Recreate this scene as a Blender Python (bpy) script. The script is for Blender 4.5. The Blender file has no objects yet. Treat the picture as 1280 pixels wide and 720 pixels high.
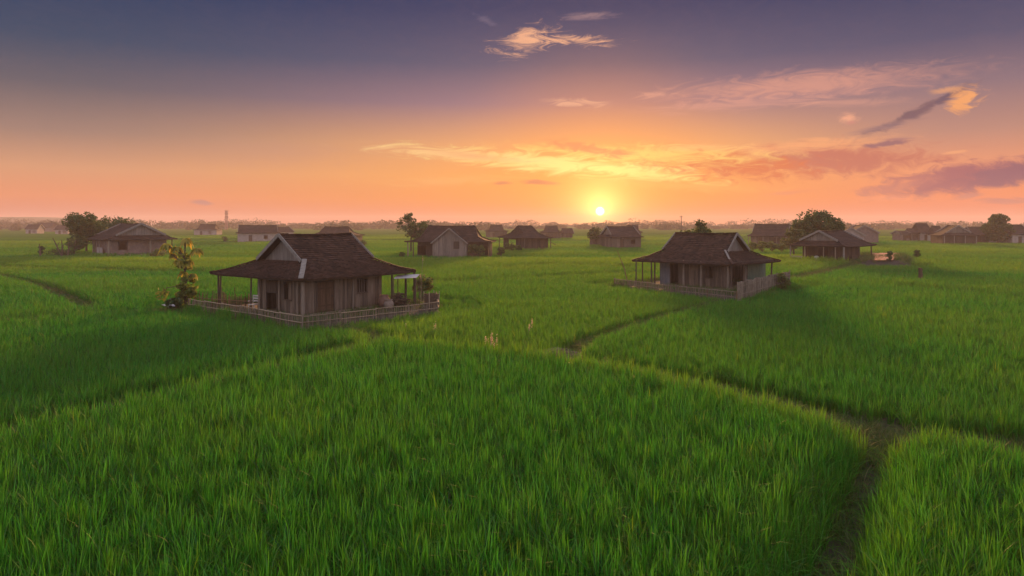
import bpy, math, random
import numpy as np
from mathutils import Vector

random.seed(7)
rng = np.random.default_rng(11)
sc = bpy.context.scene
COL = sc.collection

# ------------------------------------------------------------------ camera
H = 6.0            # camera height (m)
F = 889.0          # focal length in pixels of a 1280 px wide frame
HY = 279.0         # row of the horizon in that frame
cd = bpy.data.cameras.new('camera')
cd.sensor_width = 36.0
cd.lens = 36.0 * F / 1280.0
cd.shift_y = -(360.0 - HY) / 1280.0
cd.clip_start = 0.1
cd.clip_end = 20000.0
cam = bpy.data.objects.new('camera', cd)
cam.location = (0, 0, H)
cam.rotation_euler = (math.radians(90), 0, 0)
COL.objects.link(cam)
sc.camera = cam

# ------------------------------------------------------------------ render / exposure
sc.view_settings.view_transform = 'Standard'
sc.view_settings.look = 'None'
sc.view_settings.exposure = 0.65
sc.view_settings.gamma = 1.0
sc.view_settings.use_curve_mapping = False
sc.cycles.use_denoising = True
sc.cycles.max_bounces = 5
sc.cycles.diffuse_bounces = 3
sc.cycles.glossy_bounces = 2
sc.cycles.transmission_bounces = 3
sc.cycles.transparent_max_bounces = 8
sc.cycles.volume_bounces = 0
sc.cycles.caustics_reflective = False
sc.cycles.caustics_refractive = False

# ------------------------------------------------------------------ sky
SUN_AZ = math.degrees(math.atan((750 - 640) / F))      # where the disc stands
SUN_EL = 0.95
LAMP_EL = 7.5

def lin(r, g, b):
    def c(x):
        x /= 255.0
        return x / 12.92 if x <= 0.04045 else ((x + 0.055) / 1.055) ** 2.4
    return (c(r), c(g), c(b), 1.0)

world = bpy.data.worlds.new("World")
sc.world = world
world.use_nodes = True
NT = world.node_tree
for n in list(NT.nodes):
    NT.nodes.remove(n)

def nd(t, **kw):
    n = NT.nodes.new(t)
    for k, v in kw.items():
        setattr(n, k, v)
    return n

def put(sock, v):
    if isinstance(v, bpy.types.NodeSocket):
        NT.links.new(v, sock)
    else:
        sock.default_value = v

def M(op, a, b=0.0, c=0.0, clamp=False):
    n = nd('ShaderNodeMath', operation=op, use_clamp=clamp)
    put(n.inputs[0], a); put(n.inputs[1], b); put(n.inputs[2], c)
    return n.outputs[0]

def smooth(v, a, b, lo=0.0, hi=1.0):
    n = nd('ShaderNodeMapRange', interpolation_type='SMOOTHSTEP')
    put(n.inputs[0], v); put(n.inputs[1], a); put(n.inputs[2], b); put(n.inputs[3], lo); put(n.inputs[4], hi)
    return n.outputs[0]

def mixc(f, a, b, mode='MIX'):
    n = nd('ShaderNodeMix', data_type='RGBA', blend_type=mode)
    put(n.inputs[0], f); put(n.inputs[6], a); put(n.inputs[7], b)
    return n.outputs[2]

def ramp(v, stops):
    n = nd('ShaderNodeValToRGB')
    e = n.color_ramp.elements
    for i, (p, c) in enumerate(stops):
        if i < 2:
            e[i].position = p; e[i].color = c
        else:
            k = e.new(p); k.color = c
    put(n.inputs[0], v)
    return n.outputs[0]

tc = nd('ShaderNodeTexCoord')
nrm = nd('ShaderNodeVectorMath', operation='NORMALIZE'); put(nrm.inputs[0], tc.outputs['Generated'])
sep = nd('ShaderNodeSeparateXYZ'); put(sep.inputs[0], nrm.outputs[0])
AZ = M('MULTIPLY', M('ARCTAN2', sep.outputs[0], sep.outputs[1]), 57.29578)
EL = M('MULTIPLY', M('ARCSINE', sep.outputs[2]), 57.29578)
T = M('DIVIDE', EL, 30.0, clamp=True)
def stops(lst):
    out = []
    for py, c in lst:
        out.append((math.degrees(math.atan((HY - py) / F)) / 30.0, lin(*c)))
    out.append((0.8, lin(52, 60, 96)))
    out.append((1.0, lin(50, 58, 98)))
    return out
SL = stops([(279, (206, 118, 112)), (250, (234, 146, 104)), (220, (218, 156, 118)), (180, (160, 128, 116)), (130, (102, 96, 106)), (80, (54, 74, 102)), (10, (24, 57, 96))])
SM = stops([(279, (232, 112, 80)), (250, (248, 150, 76)), (220, (252, 168, 90)), (180, (236, 166, 112)), (130, (154, 120, 132)), (80, (90, 88, 116)), (10, (46, 60, 100))])
SR = stops([(279, (232, 118, 100)), (250, (246, 142, 96)), (220, (240, 154, 112)), (180, (190, 138, 122)), (130, (140, 114, 124)), (80, (86, 84, 112)), (10, (48, 60, 98))])
cl = ramp(T, SL); cm = ramp(T, SM); cr = ramp(T, SR)
base = mixc(smooth(AZ, -34.0, 2.0), cl, cm)
base = mixc(smooth(AZ, 12.0, 33.0), base, cr)
# unseen sky behind and beside the viewer: pale lavender, brightened as added fill light
absaz = M('ABSOLUTE', AZ)
back = ramp(T, [(0.0, (0.90, 0.78, 0.78, 1)), (0.25, (0.90, 0.80, 0.86, 1)), (1.0, (0.80, 0.78, 0.90, 1))])
base = mixc(smooth(absaz, 55.0, 120.0), base, back)
zen = smooth(EL, 24.0, 60.0)
base = mixc(zen, base, (0.78, 0.76, 0.86, 1))  # overhead sky, out of view, raised well above dusk level as fill light

ae = nd('ShaderNodeCombineXYZ'); put(ae.inputs[0], AZ); put(ae.inputs[1], EL)
AE = ae.outputs[0]
def noise(scale, detail, sx, sy, dist=0.0, rough=0.6):
    mp = nd('ShaderNodeMapping'); mp.inputs['Scale'].default_value = (sx, sy, 1)
    put(mp.inputs[0], AE)
    n = nd('ShaderNodeTexNoise', noise_dimensions='2D')
    n.inputs['Scale'].default_value = scale; n.inputs['Detail'].default_value = detail
    n.inputs['Roughness'].default_value = rough; n.inputs['Distortion'].default_value = dist
    put(n.inputs['Vector'], mp.outputs[0])
    return n.outputs[0]
N_wisp = noise(0.55, 7, 0.5, 2.4, 1.6, 0.68)
N_puff = noise(0.9, 7, 0.7, 1.6, 0.5, 0.66)

# slow veil of uneven brightness over the open sky
base = mixc(smooth(N_puff, 0.35, 0.75, 0.0, 0.02), base, lin(200, 150, 140))

# low sun glow
sx, sy, sz = (math.sin(math.radians(SUN_AZ)) * math.cos(math.radians(SUN_EL)),
              math.cos(math.radians(SUN_AZ)) * math.cos(math.radians(SUN_EL)), math.sin(math.radians(SUN_EL)))
dot = nd('ShaderNodeVectorMath', operation='DOT_PRODUCT'); put(dot.inputs[0], nrm.outputs[0]); dot.inputs[1].default_value = (sx, sy, sz)
ANG = M('MULTIPLY', M('ARCCOSINE', M('MINIMUM', dot.outputs['Value'], 1.0)), 57.29578)
base = mixc(smooth(ANG, 15.0, 1.0, 0.0, 0.5), base, lin(252, 150, 68))

def cloud(cx, cy, hw, hh, rot, color, alpha, k=1.6, kind='w', soft=0.55):
    """a bank of cloud: centre and half sizes measured in the photograph, kept as azimuth / elevation in degrees"""
    global base
    az = math.degrees(math.atan((cx - 640) / F)); ca = math.cos(math.radians(az))
    el = math.degrees(math.atan((HY - cy) / F * ca))
    sxd = hw / F * 57.3 * ca * ca; syd = hh / F * 57.3 * ca
    mp = nd('ShaderNodeMapping', vector_type='TEXTURE')
    mp.inputs['Location'].default_value = (az, el, 0)
    mp.inputs['Rotation'].default_value = (0, 0, math.radians(rot))
    mp.inputs['Scale'].default_value = (sxd, syd, 1)
    put(mp.inputs[0], AE)
    ln = nd('ShaderNodeVectorMath', operation='LENGTH'); put(ln.inputs[0], mp.outputs[0])
    nz = N_wisp if kind == 'w' else N_puff
    v = M('MULTIPLY_ADD', nz, k, M('SUBTRACT', 1.0 - 0.5 * k, ln.outputs['Value']))
    base = mixc(smooth(v, 0.0, soft, 0.0, alpha), base, lin(*color))

CLOUDS = [
    (1010, 106, 240, 24, 1, (224, 156, 136), .75, 1.4, 'w', 1.0),
    (930, 130, 170, 10, 2, (220, 156, 140), .5, 1.7, 'w', 1.0),
    (1060, 128, 110, 8, -3, (222, 158, 138), .5, 1.6, 'w', 1.0),
    (735, 20, 42, 7, 0, (168, 134, 138), .6, 2.0, 'w', 1.0),
    (720, 129, 50, 7, -4, (240, 178, 146), .7, 2.2, 'w', 1.0),
    (820, 118, 34, 6, 8, (226, 160, 140), .5, 2.0, 'w', 1.0),
    (662, 50, 48, 18, 14, (244, 178, 140), .9, 3.6, 'w', 1.2),
    (718, 50, 58, 8, -3, (248, 180, 140), .9, 3.0, 'w', 1.0),
    (608, 26, 20, 6, -20, (124, 112, 134), .5, 2.0, 'w', 1.0),
    (1050, 200, 160, 28, -1, (200, 116, 98), 1.0, 1.7, 'p', .8),
    (905, 207, 150, 22, -5, (222, 118, 78), 1.0, 2.0, 'p', .8),
    (1010, 182, 150, 11, 2, (252, 172, 118), .75, 1.8, 'w', 1.0),
    (800, 194, 200, 18, -3, (255, 208, 116), .9, 2.0, 'w', 1.0),
    (700, 205, 230, 15, -5, (255, 228, 140), 1.0, 2.0, 'w', .9),
    (560, 192, 140, 9, -4, (255, 206, 140), .85, 2.0, 'w', 1.0),
    (800, 217, 110, 8, -8, (255, 226, 134), .8, 2.0, 'w', 1.0),
    (740, 186, 80, 9, -10, (222, 130, 96), .9, 2.0, 'p', .8),
    (590, 195, 80, 7, -6, (240, 166, 116), .6, 1.8, 'w', .9),
    (870, 184, 80, 6, 0, (252, 196, 128), .6, 2.0, 'w', 1.0),
    (860, 232, 150, 10, -4, (250, 180, 100), .5, 1.8, 'w', 1.0),
    (560, 226, 120, 8, 2, (250, 186, 116), .4, 1.8, 'w', 1.0),
    (1145, 140, 86, 8, 24, (122, 92, 102), 1.0, 1.9, 'p', .7),
    (1188, 119, 34, 7, 30, (108, 86, 104), .95, 1.5, 'p', .7),
    (1104, 159, 60, 6, 10, (152, 116, 118), .7, 1.6, 'w', .9),
    (1203, 125, 30, 14, 24, (246, 166, 106), 1.0, 2.8, 'p', .8),
    (1186, 112, 34, 6, 6, (238, 166, 116), .7, 2.0, 'p', .9),
    (1062, 149, 15, 8, 0, (246, 172, 138), .9, 1.8, 'p', .8),
    (1064, 153, 11, 5, 0, (206, 136, 124), .8, 1.6, 'p', .8),
    (1106, 180, 36, 5, 4, (150, 102, 110), .95, 1.6, 'p', .6),
    (1122, 174, 28, 3, 0, (168, 116, 116), .8, 1.6, 'w', .7),
    (1195, 190, 22, 3, 6, (250, 172, 120), .7, 1.6, 'w', .8),
    (1195, 224, 125, 24, 9, (166, 98, 106), 1.0, 1.4, 'p', .6),
    (1280, 216, 105, 20, 6, (144, 92, 108), 1.0, 1.4, 'p', .6),
    (1125, 232, 70, 12, 12, (206, 126, 110), .75, 1.6, 'p', .9),
    (1210, 245, 26, 5, 10, (204, 128, 116), .8, 1.5, 'w', .8),
    (1262, 251, 50, 5, -2, (196, 122, 116), .8, 1.5, 'w', .8),
    (985, 241, 40, 3.5, 4, (236, 140, 108), .7, 1.7, 'w', .8),
    (1110, 247, 60, 6, 0, (250, 152, 114), .6, 1.7, 'w', 1.0),
    (676, 228, 34, 3.8, -3, (204, 114, 92), .95, 1.5, 'w', .7),
    (627, 229, 16, 2.8, 2, (214, 122, 94), .9, 1.5, 'w', .7),
    (252, 253, 20, 4, -6, (186, 126, 126), .9, 1.6, 'w', .8),
    (340, 190, 170, 26, 0, (196, 146, 132), .25, 1.4, 'w', 1.2),
]
for c in CLOUDS:
    cloud(*c)

# disc of the sun with its close bloom of thin cloud
def addglow(width, col):
    global base
    f = M('POWER', 2.71828, M('MULTIPLY', ANG, -1.0 / width))
    base = mixc(f, base, (*col, 1), 'ADD')
addglow(5.0, (0.72, 0.28, 0.02))
addglow(1.25, (3.0, 1.6, 0.5))
base = mixc(smooth(ANG, 0.42, 0.10), base, (6.0, 4.6, 4.6, 1))

sky = nd('ShaderNodeTexSky', sky_type='NISHITA')
sky.sun_disc = False
sky.sun_elevation = math.radians(LAMP_EL)
sky.sun_rotation = math.radians(SUN_AZ)
b1 = nd('ShaderNodeBackground'); put(b1.inputs[0], base); b1.inputs[1].default_value = 0.62
b2 = nd('ShaderNodeBackground'); put(b2.inputs[0], sky.outputs[0]); b2.inputs[1].default_value = 0.0003
add = nd('ShaderNodeAddShader'); put(add.inputs[0], b1.outputs[0]); put(add.inputs[1], b2.outputs[0])
wo = nd('ShaderNodeOutputWorld'); put(wo.inputs[0], add.outputs[0])
world.cycles.sampling_method = 'MANUAL'
world.cycles.sample_map_resolution = 512

# ------------------------------------------------------------------ sun
sd = bpy.data.lights.new('sun', 'SUN')
sd.energy = 4.6
sd.angle = math.radians(5.0)
sd.color = (1.0, 0.50, 0.18)
sun = bpy.data.objects.new('sun', sd)
COL.objects.link(sun)
d = Vector((math.sin(math.radians(SUN_AZ)) * math.cos(math.radians(LAMP_EL)),
            math.cos(math.radians(SUN_AZ)) * math.cos(math.radians(LAMP_EL)), math.sin(math.radians(LAMP_EL))))
sun.rotation_euler = d.to_track_quat('Z', 'Y').to_euler()
sun.location = d * 100

# ------------------------------------------------------------------ haze (density, forward scattering)
HAZE_DENSITY = 0.00046
HAZE_G = 0.18

# ================================================================== helpers
def at(px, py, z=0.0):
    """ground point seen at a photo pixel, for a surface at height z"""
    dd = (H - z) * F / (py - HY)
    return ((px - 640) / F * dd, dd)

def atd(px, dd):
    return ((px - 640) / F * dd, dd)

def zat(py, dd):
    return H - (py - HY) * dd / F

class MB:
    def __init__(s):
        s.v = []; s.f = []
    def add(s, vs, fs):
        o = len(s.v)
        s.v += [tuple(p) for p in vs]
        s.f += [tuple(i + o for i in f) for f in fs]
    def box(s, x0, x1, y0, y1, z0, z1):
        if x0 > x1: x0, x1 = x1, x0
        if y0 > y1: y0, y1 = y1, y0
        if z0 > z1: z0, z1 = z1, z0
        s.add([(x0, y0, z0), (x1, y0, z0), (x1, y1, z0), (x0, y1, z0), (x0, y0, z1), (x1, y0, z1), (x1, y1, z1), (x0, y1, z1)],
              [(0, 3, 2, 1), (4, 5, 6, 7), (0, 1, 5, 4), (1, 2, 6, 5), (2, 3, 7, 6), (3, 0, 4, 7)])
    def beam(s, p, q, w, h):
        p = Vector(p); q = Vector(q)
        a = (q - p).normalized()
        up = Vector((0, 0, 1)) if abs(a.z) < 0.95 else Vector((0, 1, 0))
        side = a.cross(up).normalized() * (w / 2)
        u = side.cross(a).normalized() * (h / 2)
        vs = [p - side - u, p + side - u, p + side + u, p - side + u, q - side - u, q + side - u, q + side + u, q - side + u]
        s.add(vs, [(0, 3, 2, 1), (4, 5, 6, 7), (0, 1, 5, 4), (1, 2, 6, 5), (2, 3, 7, 6), (3, 0, 4, 7)])
    def tube(s, pts, rads, n=6):
        pts = [Vector(p) for p in pts]
        rings = []
        for i, p in enumerate(pts):
            a = (pts[min(i + 1, len(pts) - 1)] - pts[max(i - 1, 0)]).normalized()
            up = Vector((0, 0, 1)) if abs(a.z) < 0.9 else Vector((1, 0, 0))
            x = a.cross(up).normalized(); y = a.cross(x).normalized()
            rings.append([p + (x * math.cos(2 * math.pi * k / n) + y * math.sin(2 * math.pi * k / n)) * rads[i] for k in range(n)])
        vs = [v for r in rings for v in r]
        fs = []
        for i in range(len(pts) - 1):
            for k in range(n):
                fs.append((i * n + k, i * n + (k + 1) % n, (i + 1) * n + (k + 1) % n, (i + 1) * n + k))
        fs.append(tuple(range(n))[::-1]); fs.append(tuple(range((len(pts) - 1) * n, len(pts) * n)))
        s.add(vs, fs)
    def lathe(s, prof, cx, cy, n=14):
        vs = []; fs = []
        for r, z in prof:
            vs += [(cx + r * math.cos(2 * math.pi * k / n), cy + r * math.sin(2 * math.pi * k / n), z) for k in range(n)]
        for i in range(len(prof) - 1):
            for k in range(n):
                fs.append((i * n + k, i * n + (k + 1) % n, (i + 1) * n + (k + 1) % n, (i + 1) * n + k))
        s.add(vs, fs)
    def build(s, name, mat, parent=None, smooth=False):
        me = bpy.data.meshes.new(name)
        me.from_pydata(s.v, [], s.f)
        me.materials.append(mat)
        if smooth:
            me.polygons.foreach_set('use_smooth', [True] * len(me.polygons))
        me.update()
        o = bpy.data.objects.new(name, me)
        COL.objects.link(o)
        if parent is not None:
            o.parent = parent
        return o

def np_mesh(name, verts, quads, mat, parent=None, smooth=False, link=True):
    me = bpy.data.meshes.new(name)
    nv, nq = len(verts), len(quads)
    me.vertices.add(nv); me.vertices.foreach_set('co', np.asarray(verts, np.float32).ravel())
    me.loops.add(nq * 4); me.loops.foreach_set('vertex_index', np.asarray(quads, np.int32).ravel())
    me.polygons.add(nq)
    me.polygons.foreach_set('loop_start', np.arange(0, nq * 4, 4, dtype=np.int32))
    if smooth:
        me.polygons.foreach_set('use_smooth', np.ones(nq, bool))
    me.materials.append(mat)
    me.update(calc_edges=True); me.validate()
    o = bpy.data.objects.new(name, me)
    if link:
        COL.objects.link(o)
    if parent is not None:
        o.parent = parent
    return o

def tag(o, label=None, cat=None, group=None, kind=None):
    if label: o['label'] = label
    if cat: o['category'] = cat
    if group: o['group'] = group
    if kind: o['kind'] = kind
    return o

def thing(name, label, cat, loc, rotz=0.0, group=None):
    o = bpy.data.objects.new(name, None)
    o.empty_display_size = 0.3
    COL.objects.link(o)
    o.location = loc; o.rotation_euler = (0, 0, rotz)
    return tag(o, label, cat, group)

def material(name, c1, c2, scale=3.0, rough=0.85, island=0.0, stretch=(1, 1, 1), bump=0.0, spec=0.25, c3=None, coord='Object'):
    """two-tone noise material, with a per-piece (island) brightness change"""
    m = bpy.data.materials.new(name); m.use_nodes = True
    nt = m.node_tree; N = nt.nodes; L = nt.links
    bs = N['Principled BSDF']
    t = N.new('ShaderNodeTexCoord'); mp = N.new('ShaderNodeMapping'); mp.inputs['Scale'].default_value = stretch
    L.new(t.outputs[coord], mp.inputs[0])
    n = N.new('ShaderNodeTexNoise'); n.inputs['Scale'].default_value = scale; n.inputs['Detail'].default_value = 6; n.inputs['Roughness'].default_value = 0.65
    L.new(mp.outputs[0], n.inputs['Vector'])
    r = N.new('ShaderNodeValToRGB'); r.color_ramp.elements[0].position = 0.3; r.color_ramp.elements[1].position = 0.7
    r.color_ramp.elements[0].color = (*c1, 1); r.color_ramp.elements[1].color = (*c2, 1)
    if c3:
        e = r.color_ramp.elements.new(0.82); e.color = (*c3, 1)
    L.new(n.outputs[0], r.inputs[0])
    out = r.outputs[0]
    if island:
        g = N.new('ShaderNodeNewGeometry')
        mr = N.new('ShaderNodeMapRange'); mr.inputs[3].default_value = 1 - island; mr.inputs[4].default_value = 1 + island
        L.new(g.outputs['Random Per Island'], mr.inputs[0])
        hs = N.new('ShaderNodeHueSaturation'); L.new(out, hs.inputs['Color']); L.new(mr.outputs[0], hs.inputs['Value'])
        out = hs.outputs[0]
    L.new(out, bs.inputs['Base Color'])
    bs.inputs['Roughness'].default_value = rough
    bs.inputs['Specular IOR Level'].default_value = spec
    if bump:
        b = N.new('ShaderNodeBump'); b.inputs['Strength'].default_value = bump; b.inputs['Distance'].default_value = 0.05
        L.new(n.outputs[0], b.inputs['Height']); L.new(b.outputs[0], bs.inputs['Normal'])
    return m

def leaf_material(name, ca, cb, trans=0.45, spec=0.15, instancer=False, tint=(0.30, 0.26, 0.03), patch=0.35):
    """thin leaf: diffuse + translucent, varied from leaf to leaf (and plant to plant for scattered crops)"""
    m = bpy.data.materials.new(name); m.use_nodes = True
    nt = m.node_tree; N = nt.nodes; L = nt.links
    for n in list(N): N.remove(n)
    g = N.new('ShaderNodeNewGeometry')
    r = N.new('ShaderNodeValToRGB'); r.color_ramp.elements[0].color = (*ca, 1); r.color_ramp.elements[1].color = (*cb, 1)
    L.new(g.outputs['Random Per Island'], r.inputs[0])
    out = r.outputs[0]
    if instancer:
        a = N.new('ShaderNodeAttribute'); a.attribute_type = 'INSTANCER'; a.attribute_name = 'tint'
        mx = N.new('ShaderNodeMix'); mx.data_type = 'RGBA'
        L.new(a.outputs['Fac'], mx.inputs[0]); L.new(out, mx.inputs[6]); mx.inputs[7].default_value = (*tint, 1)
        out = mx.outputs[2]
    df = N.new('ShaderNodeBsdfDiffuse'); tr = N.new('ShaderNodeBsdfTranslucent'); gl = N.new('ShaderNodeBsdfGlossy')
    gl.inputs['Roughness'].default_value = 0.45; gl.inputs['Color'].default_value = (0.8, 0.85, 0.8, 1)
    hs = N.new('ShaderNodeHueSaturation'); hs.inputs['Hue'].default_value = 0.490; hs.inputs['Value'].default_value = 1.3
    L.new(out, hs.inputs['Color']); L.new(hs.outputs[0], tr.inputs['Color']); L.new(out, df.inputs['Color'])
    m1 = N.new('ShaderNodeMixShader'); m1.inputs[0].default_value = trans
    L.new(df.outputs[0], m1.inputs[1]); L.new(tr.outputs[0], m1.inputs[2])
    m2 = N.new('ShaderNodeMixShader'); m2.inputs[0].default_value = spec * 0.25
    L.new(m1.outputs[0], m2.inputs[1]); L.new(gl.outputs[0], m2.inputs[2])
    o = N.new('ShaderNodeOutputMaterial'); L.new(m2.outputs[0], o.inputs[0])
    return m

# ------------------------------------------------------------------ materials
m_mud = material('mud', (0.013, 0.012, 0.008), (0.045, 0.038, 0.024), 2.2, 0.55, bump=0.6)
m_tile = material('roof_tile', (0.030, 0.015, 0.011), (0.066, 0.034, 0.025), 1.6, 0.85, island=0.45, bump=0.3, c3=(0.085, 0.058, 0.05))
m_tile2 = material('old_roof_tile', (0.024, 0.014, 0.013), (0.05, 0.029, 0.026), 1.0, 0.9, island=0.30, bump=0.3)
m_under = material('roof_underside', (0.03, 0.02, 0.016), (0.06, 0.04, 0.03), 3, 0.9)
m_plank = material('weathered_plank', (0.078, 0.057, 0.043), (0.18, 0.138, 0.11), 4.0, 0.9, island=0.38, stretch=(3, 3, 0.25), bump=0.3)
m_plank_pale = material('pale_plank', (0.13, 0.105, 0.09), (0.25, 0.205, 0.18), 3.0, 0.9, island=0.2, stretch=(3, 3, 0.25), bump=0.3)
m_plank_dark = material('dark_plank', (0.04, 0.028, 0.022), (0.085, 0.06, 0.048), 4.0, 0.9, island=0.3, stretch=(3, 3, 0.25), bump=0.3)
m_door = material('door_wood', (0.06, 0.036, 0.023), (0.11, 0.068, 0.044), 4.0, 0.8, island=0.2, stretch=(3, 3, 0.3))
m_trim = material('whitewashed_timber', (0.15, 0.135, 0.125), (0.27, 0.245, 0.23), 5.0, 0.8, stretch=(1, 1, 1))
m_gable = material('gable_board', (0.14, 0.12, 0.11), (0.26, 0.225, 0.205), 3.0, 0.85, island=0.18, stretch=(3, 3, 0.3))
m_post = material('timber_post', (0.05, 0.038, 0.032), (0.12, 0.09, 0.075), 5.0, 0.9, stretch=(3, 3, 0.3))
m_post_pale = material('pale_post', (0.15, 0.118, 0.095), (0.28, 0.23, 0.19), 5.0, 0.9, stretch=(3, 3, 0.3))
m_plaster = material('old_plaster', (0.15, 0.105, 0.095), (0.25, 0.185, 0.165), 1.6, 0.95, bump=0.2)
m_plaster_pale = material('pale_plaster', (0.24, 0.205, 0.20), (0.38, 0.33, 0.32), 1.2, 0.95, bump=0.2)
m_blue = material('faded_blue_paint', (0.085, 0.10, 0.125), (0.15, 0.165, 0.185), 2.5, 0.8, stretch=(2, 2, .5))
m_green = material('faded_green_paint', (0.085, 0.135, 0.105), (0.15, 0.21, 0.16), 2.5, 0.8, stretch=(2, 2, .5))
m_bamboo = material('bamboo', (0.17, 0.13, 0.09), (0.36, 0.29, 0.215), 6.0, 0.7, island=0.3, stretch=(2, 2, 0.5))
m_bamboo_grey = material('grey_bamboo', (0.11, 0.09, 0.072), (0.25, 0.205, 0.165), 6.0, 0.8, island=0.3, stretch=(2, 2, 0.5))
m_stake = material('brown_stake', (0.10, 0.06, 0.035), (0.22, 0.135, 0.08), 6.0, 0.85, island=0.35)
m_plinth = material('plinth', (0.16, 0.12, 0.10), (0.30, 0.24, 0.20), 2.0, 0.95, bump=0.3)
m_white = material('white_paint', (0.40, 0.39, 0.39), (0.56, 0.55, 0.54), 3.0, 0.6)
m_tarp = material('white_tarpaulin', (0.36, 0.36, 0.40), (0.48, 0.47, 0.50), 2.0, 0.5)
m_black = material('dark_metal', (0.02, 0.02, 0.022), (0.05, 0.05, 0.05), 3.0, 0.6)
m_clay = material('fired_clay', (0.11, 0.06, 0.045), (0.22, 0.13, 0.10), 4.0, 0.8)
m_wicker = material('wicker', (0.05, 0.035, 0.025), (0.12, 0.085, 0.06), 14.0, 0.9, bump=0.6)
m_bark = material('bark', (0.06, 0.045, 0.035), (0.14, 0.105, 0.08), 5.0, 0.95, stretch=(3, 3, 0.6), bump=0.5)
m_mast = material('mast_steel', (0.25, 0.10, 0.09), (0.35, 0.16, 0.14), 2.0, 0.6)
m_hill = material('hill_forest', (0.035, 0.05, 0.03), (0.06, 0.075, 0.045), 0.02, 1.0)
m_earth = material('bare_earth', (0.30, 0.18, 0.12), (0.42, 0.27, 0.19), 1.2, 0.95, bump=0.3)
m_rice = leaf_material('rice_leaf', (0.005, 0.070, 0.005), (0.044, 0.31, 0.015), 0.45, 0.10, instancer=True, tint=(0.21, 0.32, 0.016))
m_dry = leaf_material('dry_grass', (0.10, 0.085, 0.035), (0.26, 0.20, 0.10), 0.35, 0.1, instancer=True, tint=(0.045, 0.12, 0.012))
m_leaf = leaf_material('tree_leaf', (0.020, 0.052, 0.010), (0.060, 0.115, 0.020), 0.3, 0.15)
m_leaf_olive = leaf_material('olive_leaf', (0.035, 0.055, 0.012), (0.11, 0.13, 0.028), 0.4, 0.15)
m_leaf_far = leaf_material('far_leaf', (0.018, 0.030, 0.012), (0.045, 0.065, 0.022), 0.2, 0.0)
m_leaf_gold = leaf_material('golden_leaf', (0.17, 0.21, 0.025), (0.44, 0.34, 0.055), 0.5, 0.1)
m_leaf_lime = leaf_material('lime_leaf', (0.08, 0.125, 0.02), (0.22, 0.26, 0.05), 0.5, 0.1)
m_leaf_bush = leaf_material('bush_leaf', (0.045, 0.085, 0.015), (0.14, 0.17, 0.04), 0.4, 0.15)
m_plume = leaf_material('seed_plume', (0.45, 0.34, 0.22), (0.70, 0.56, 0.40), 0.5, 0.0)
m_skin = material('skin', (0.20, 0.11, 0.075), (0.26, 0.15, 0.10), 3, 0.6)
m_shirt = material('pink_cloth', (0.55, 0.25, 0.22), (0.66, 0.32, 0.28), 6, 0.9)
m_trouser = material('dark_cloth', (0.04, 0.035, 0.04), (0.07, 0.06, 0.06), 6, 0.9)

def m_make_water():
    m = bpy.data.materials.new('still_water'); m.use_nodes = True
    N = m.node_tree.nodes; L = m.node_tree.links; b = N['Principled BSDF']
    b.inputs['Base Color'].default_value = (0.018, 0.020, 0.020, 1); b.inputs['Roughness'].default_value = 0.06
    n = N.new('ShaderNodeTexNoise'); n.inputs['Scale'].default_value = 5.0; n.inputs['Detail'].default_value = 4
    g = N.new('ShaderNodeNewGeometry'); L.new(g.outputs['Position'], n.inputs['Vector'])
    bu = N.new('ShaderNodeBump'); bu.inputs['Strength'].default_value = 0.35; bu.inputs['Distance'].default_value = 0.03
    L.new(n.outputs[0], bu.inputs['Height']); L.new(bu.outputs[0], b.inputs['Normal'])
    return m
m_water = m_make_water()
m_pond = m_water.copy(); m_pond.name = 'pond_water'
for q in m_pond.node_tree.nodes:
    if q.type == 'BUMP': q.inputs['Strength'].default_value = 0.06

# ================================================================== layout of the paddies
def gl(pts, z=0.5):
    return np.array([at(px, py, z) for px, py in pts])

LINES = []   # (polyline, half gap, bank height)  bank height < 0: a ditch
LINE_A = gl([(-120, 573), (-60, 556), (16, 536), (130, 509), (217, 487), (303, 465), (374, 452), (433, 433), (497, 424)])
LINE_B = gl([(497, 424), (610, 437), (697, 446), (850, 472), (1000, 508), (1105, 540)])
LINE_B2 = gl([(1105, 540), (1180, 540), (1300, 550), (1450, 565)])
LINE_C = gl([(1112, 536), (1098, 590), (1072, 650), (1045, 720), (990, 850)], 0.0)
LINE_D = gl([(697, 443), (740, 418), (830, 391), (900, 372)])
LINE_E = gl([(497, 424), (460, 411), (420, 404)])
LINE_F = gl([(-120, 322), (0, 342), (60, 357), (112, 380)])
LINE_G = gl([(-90, 410), (0, 398), (110, 389), (200, 384), (250, 382)])
LINE_H = gl([(985, 346), (1030, 338), (1075, 328), (1110, 322)])
LINES += [(LINE_A, 1.45, 0.02), (LINE_B, 1.5, 0.02), (LINE_B2, 1.4, 0.02), (LINE_C, 0.34, -0.42), (LINE_D, 0.62, 0.06), (LINE_E, 0.8, 0.15),
          (LINE_F, 0.85, 0.05), (LINE_G, 0.9, 0.12), (LINE_H, 1.3, 0.15)]
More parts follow.
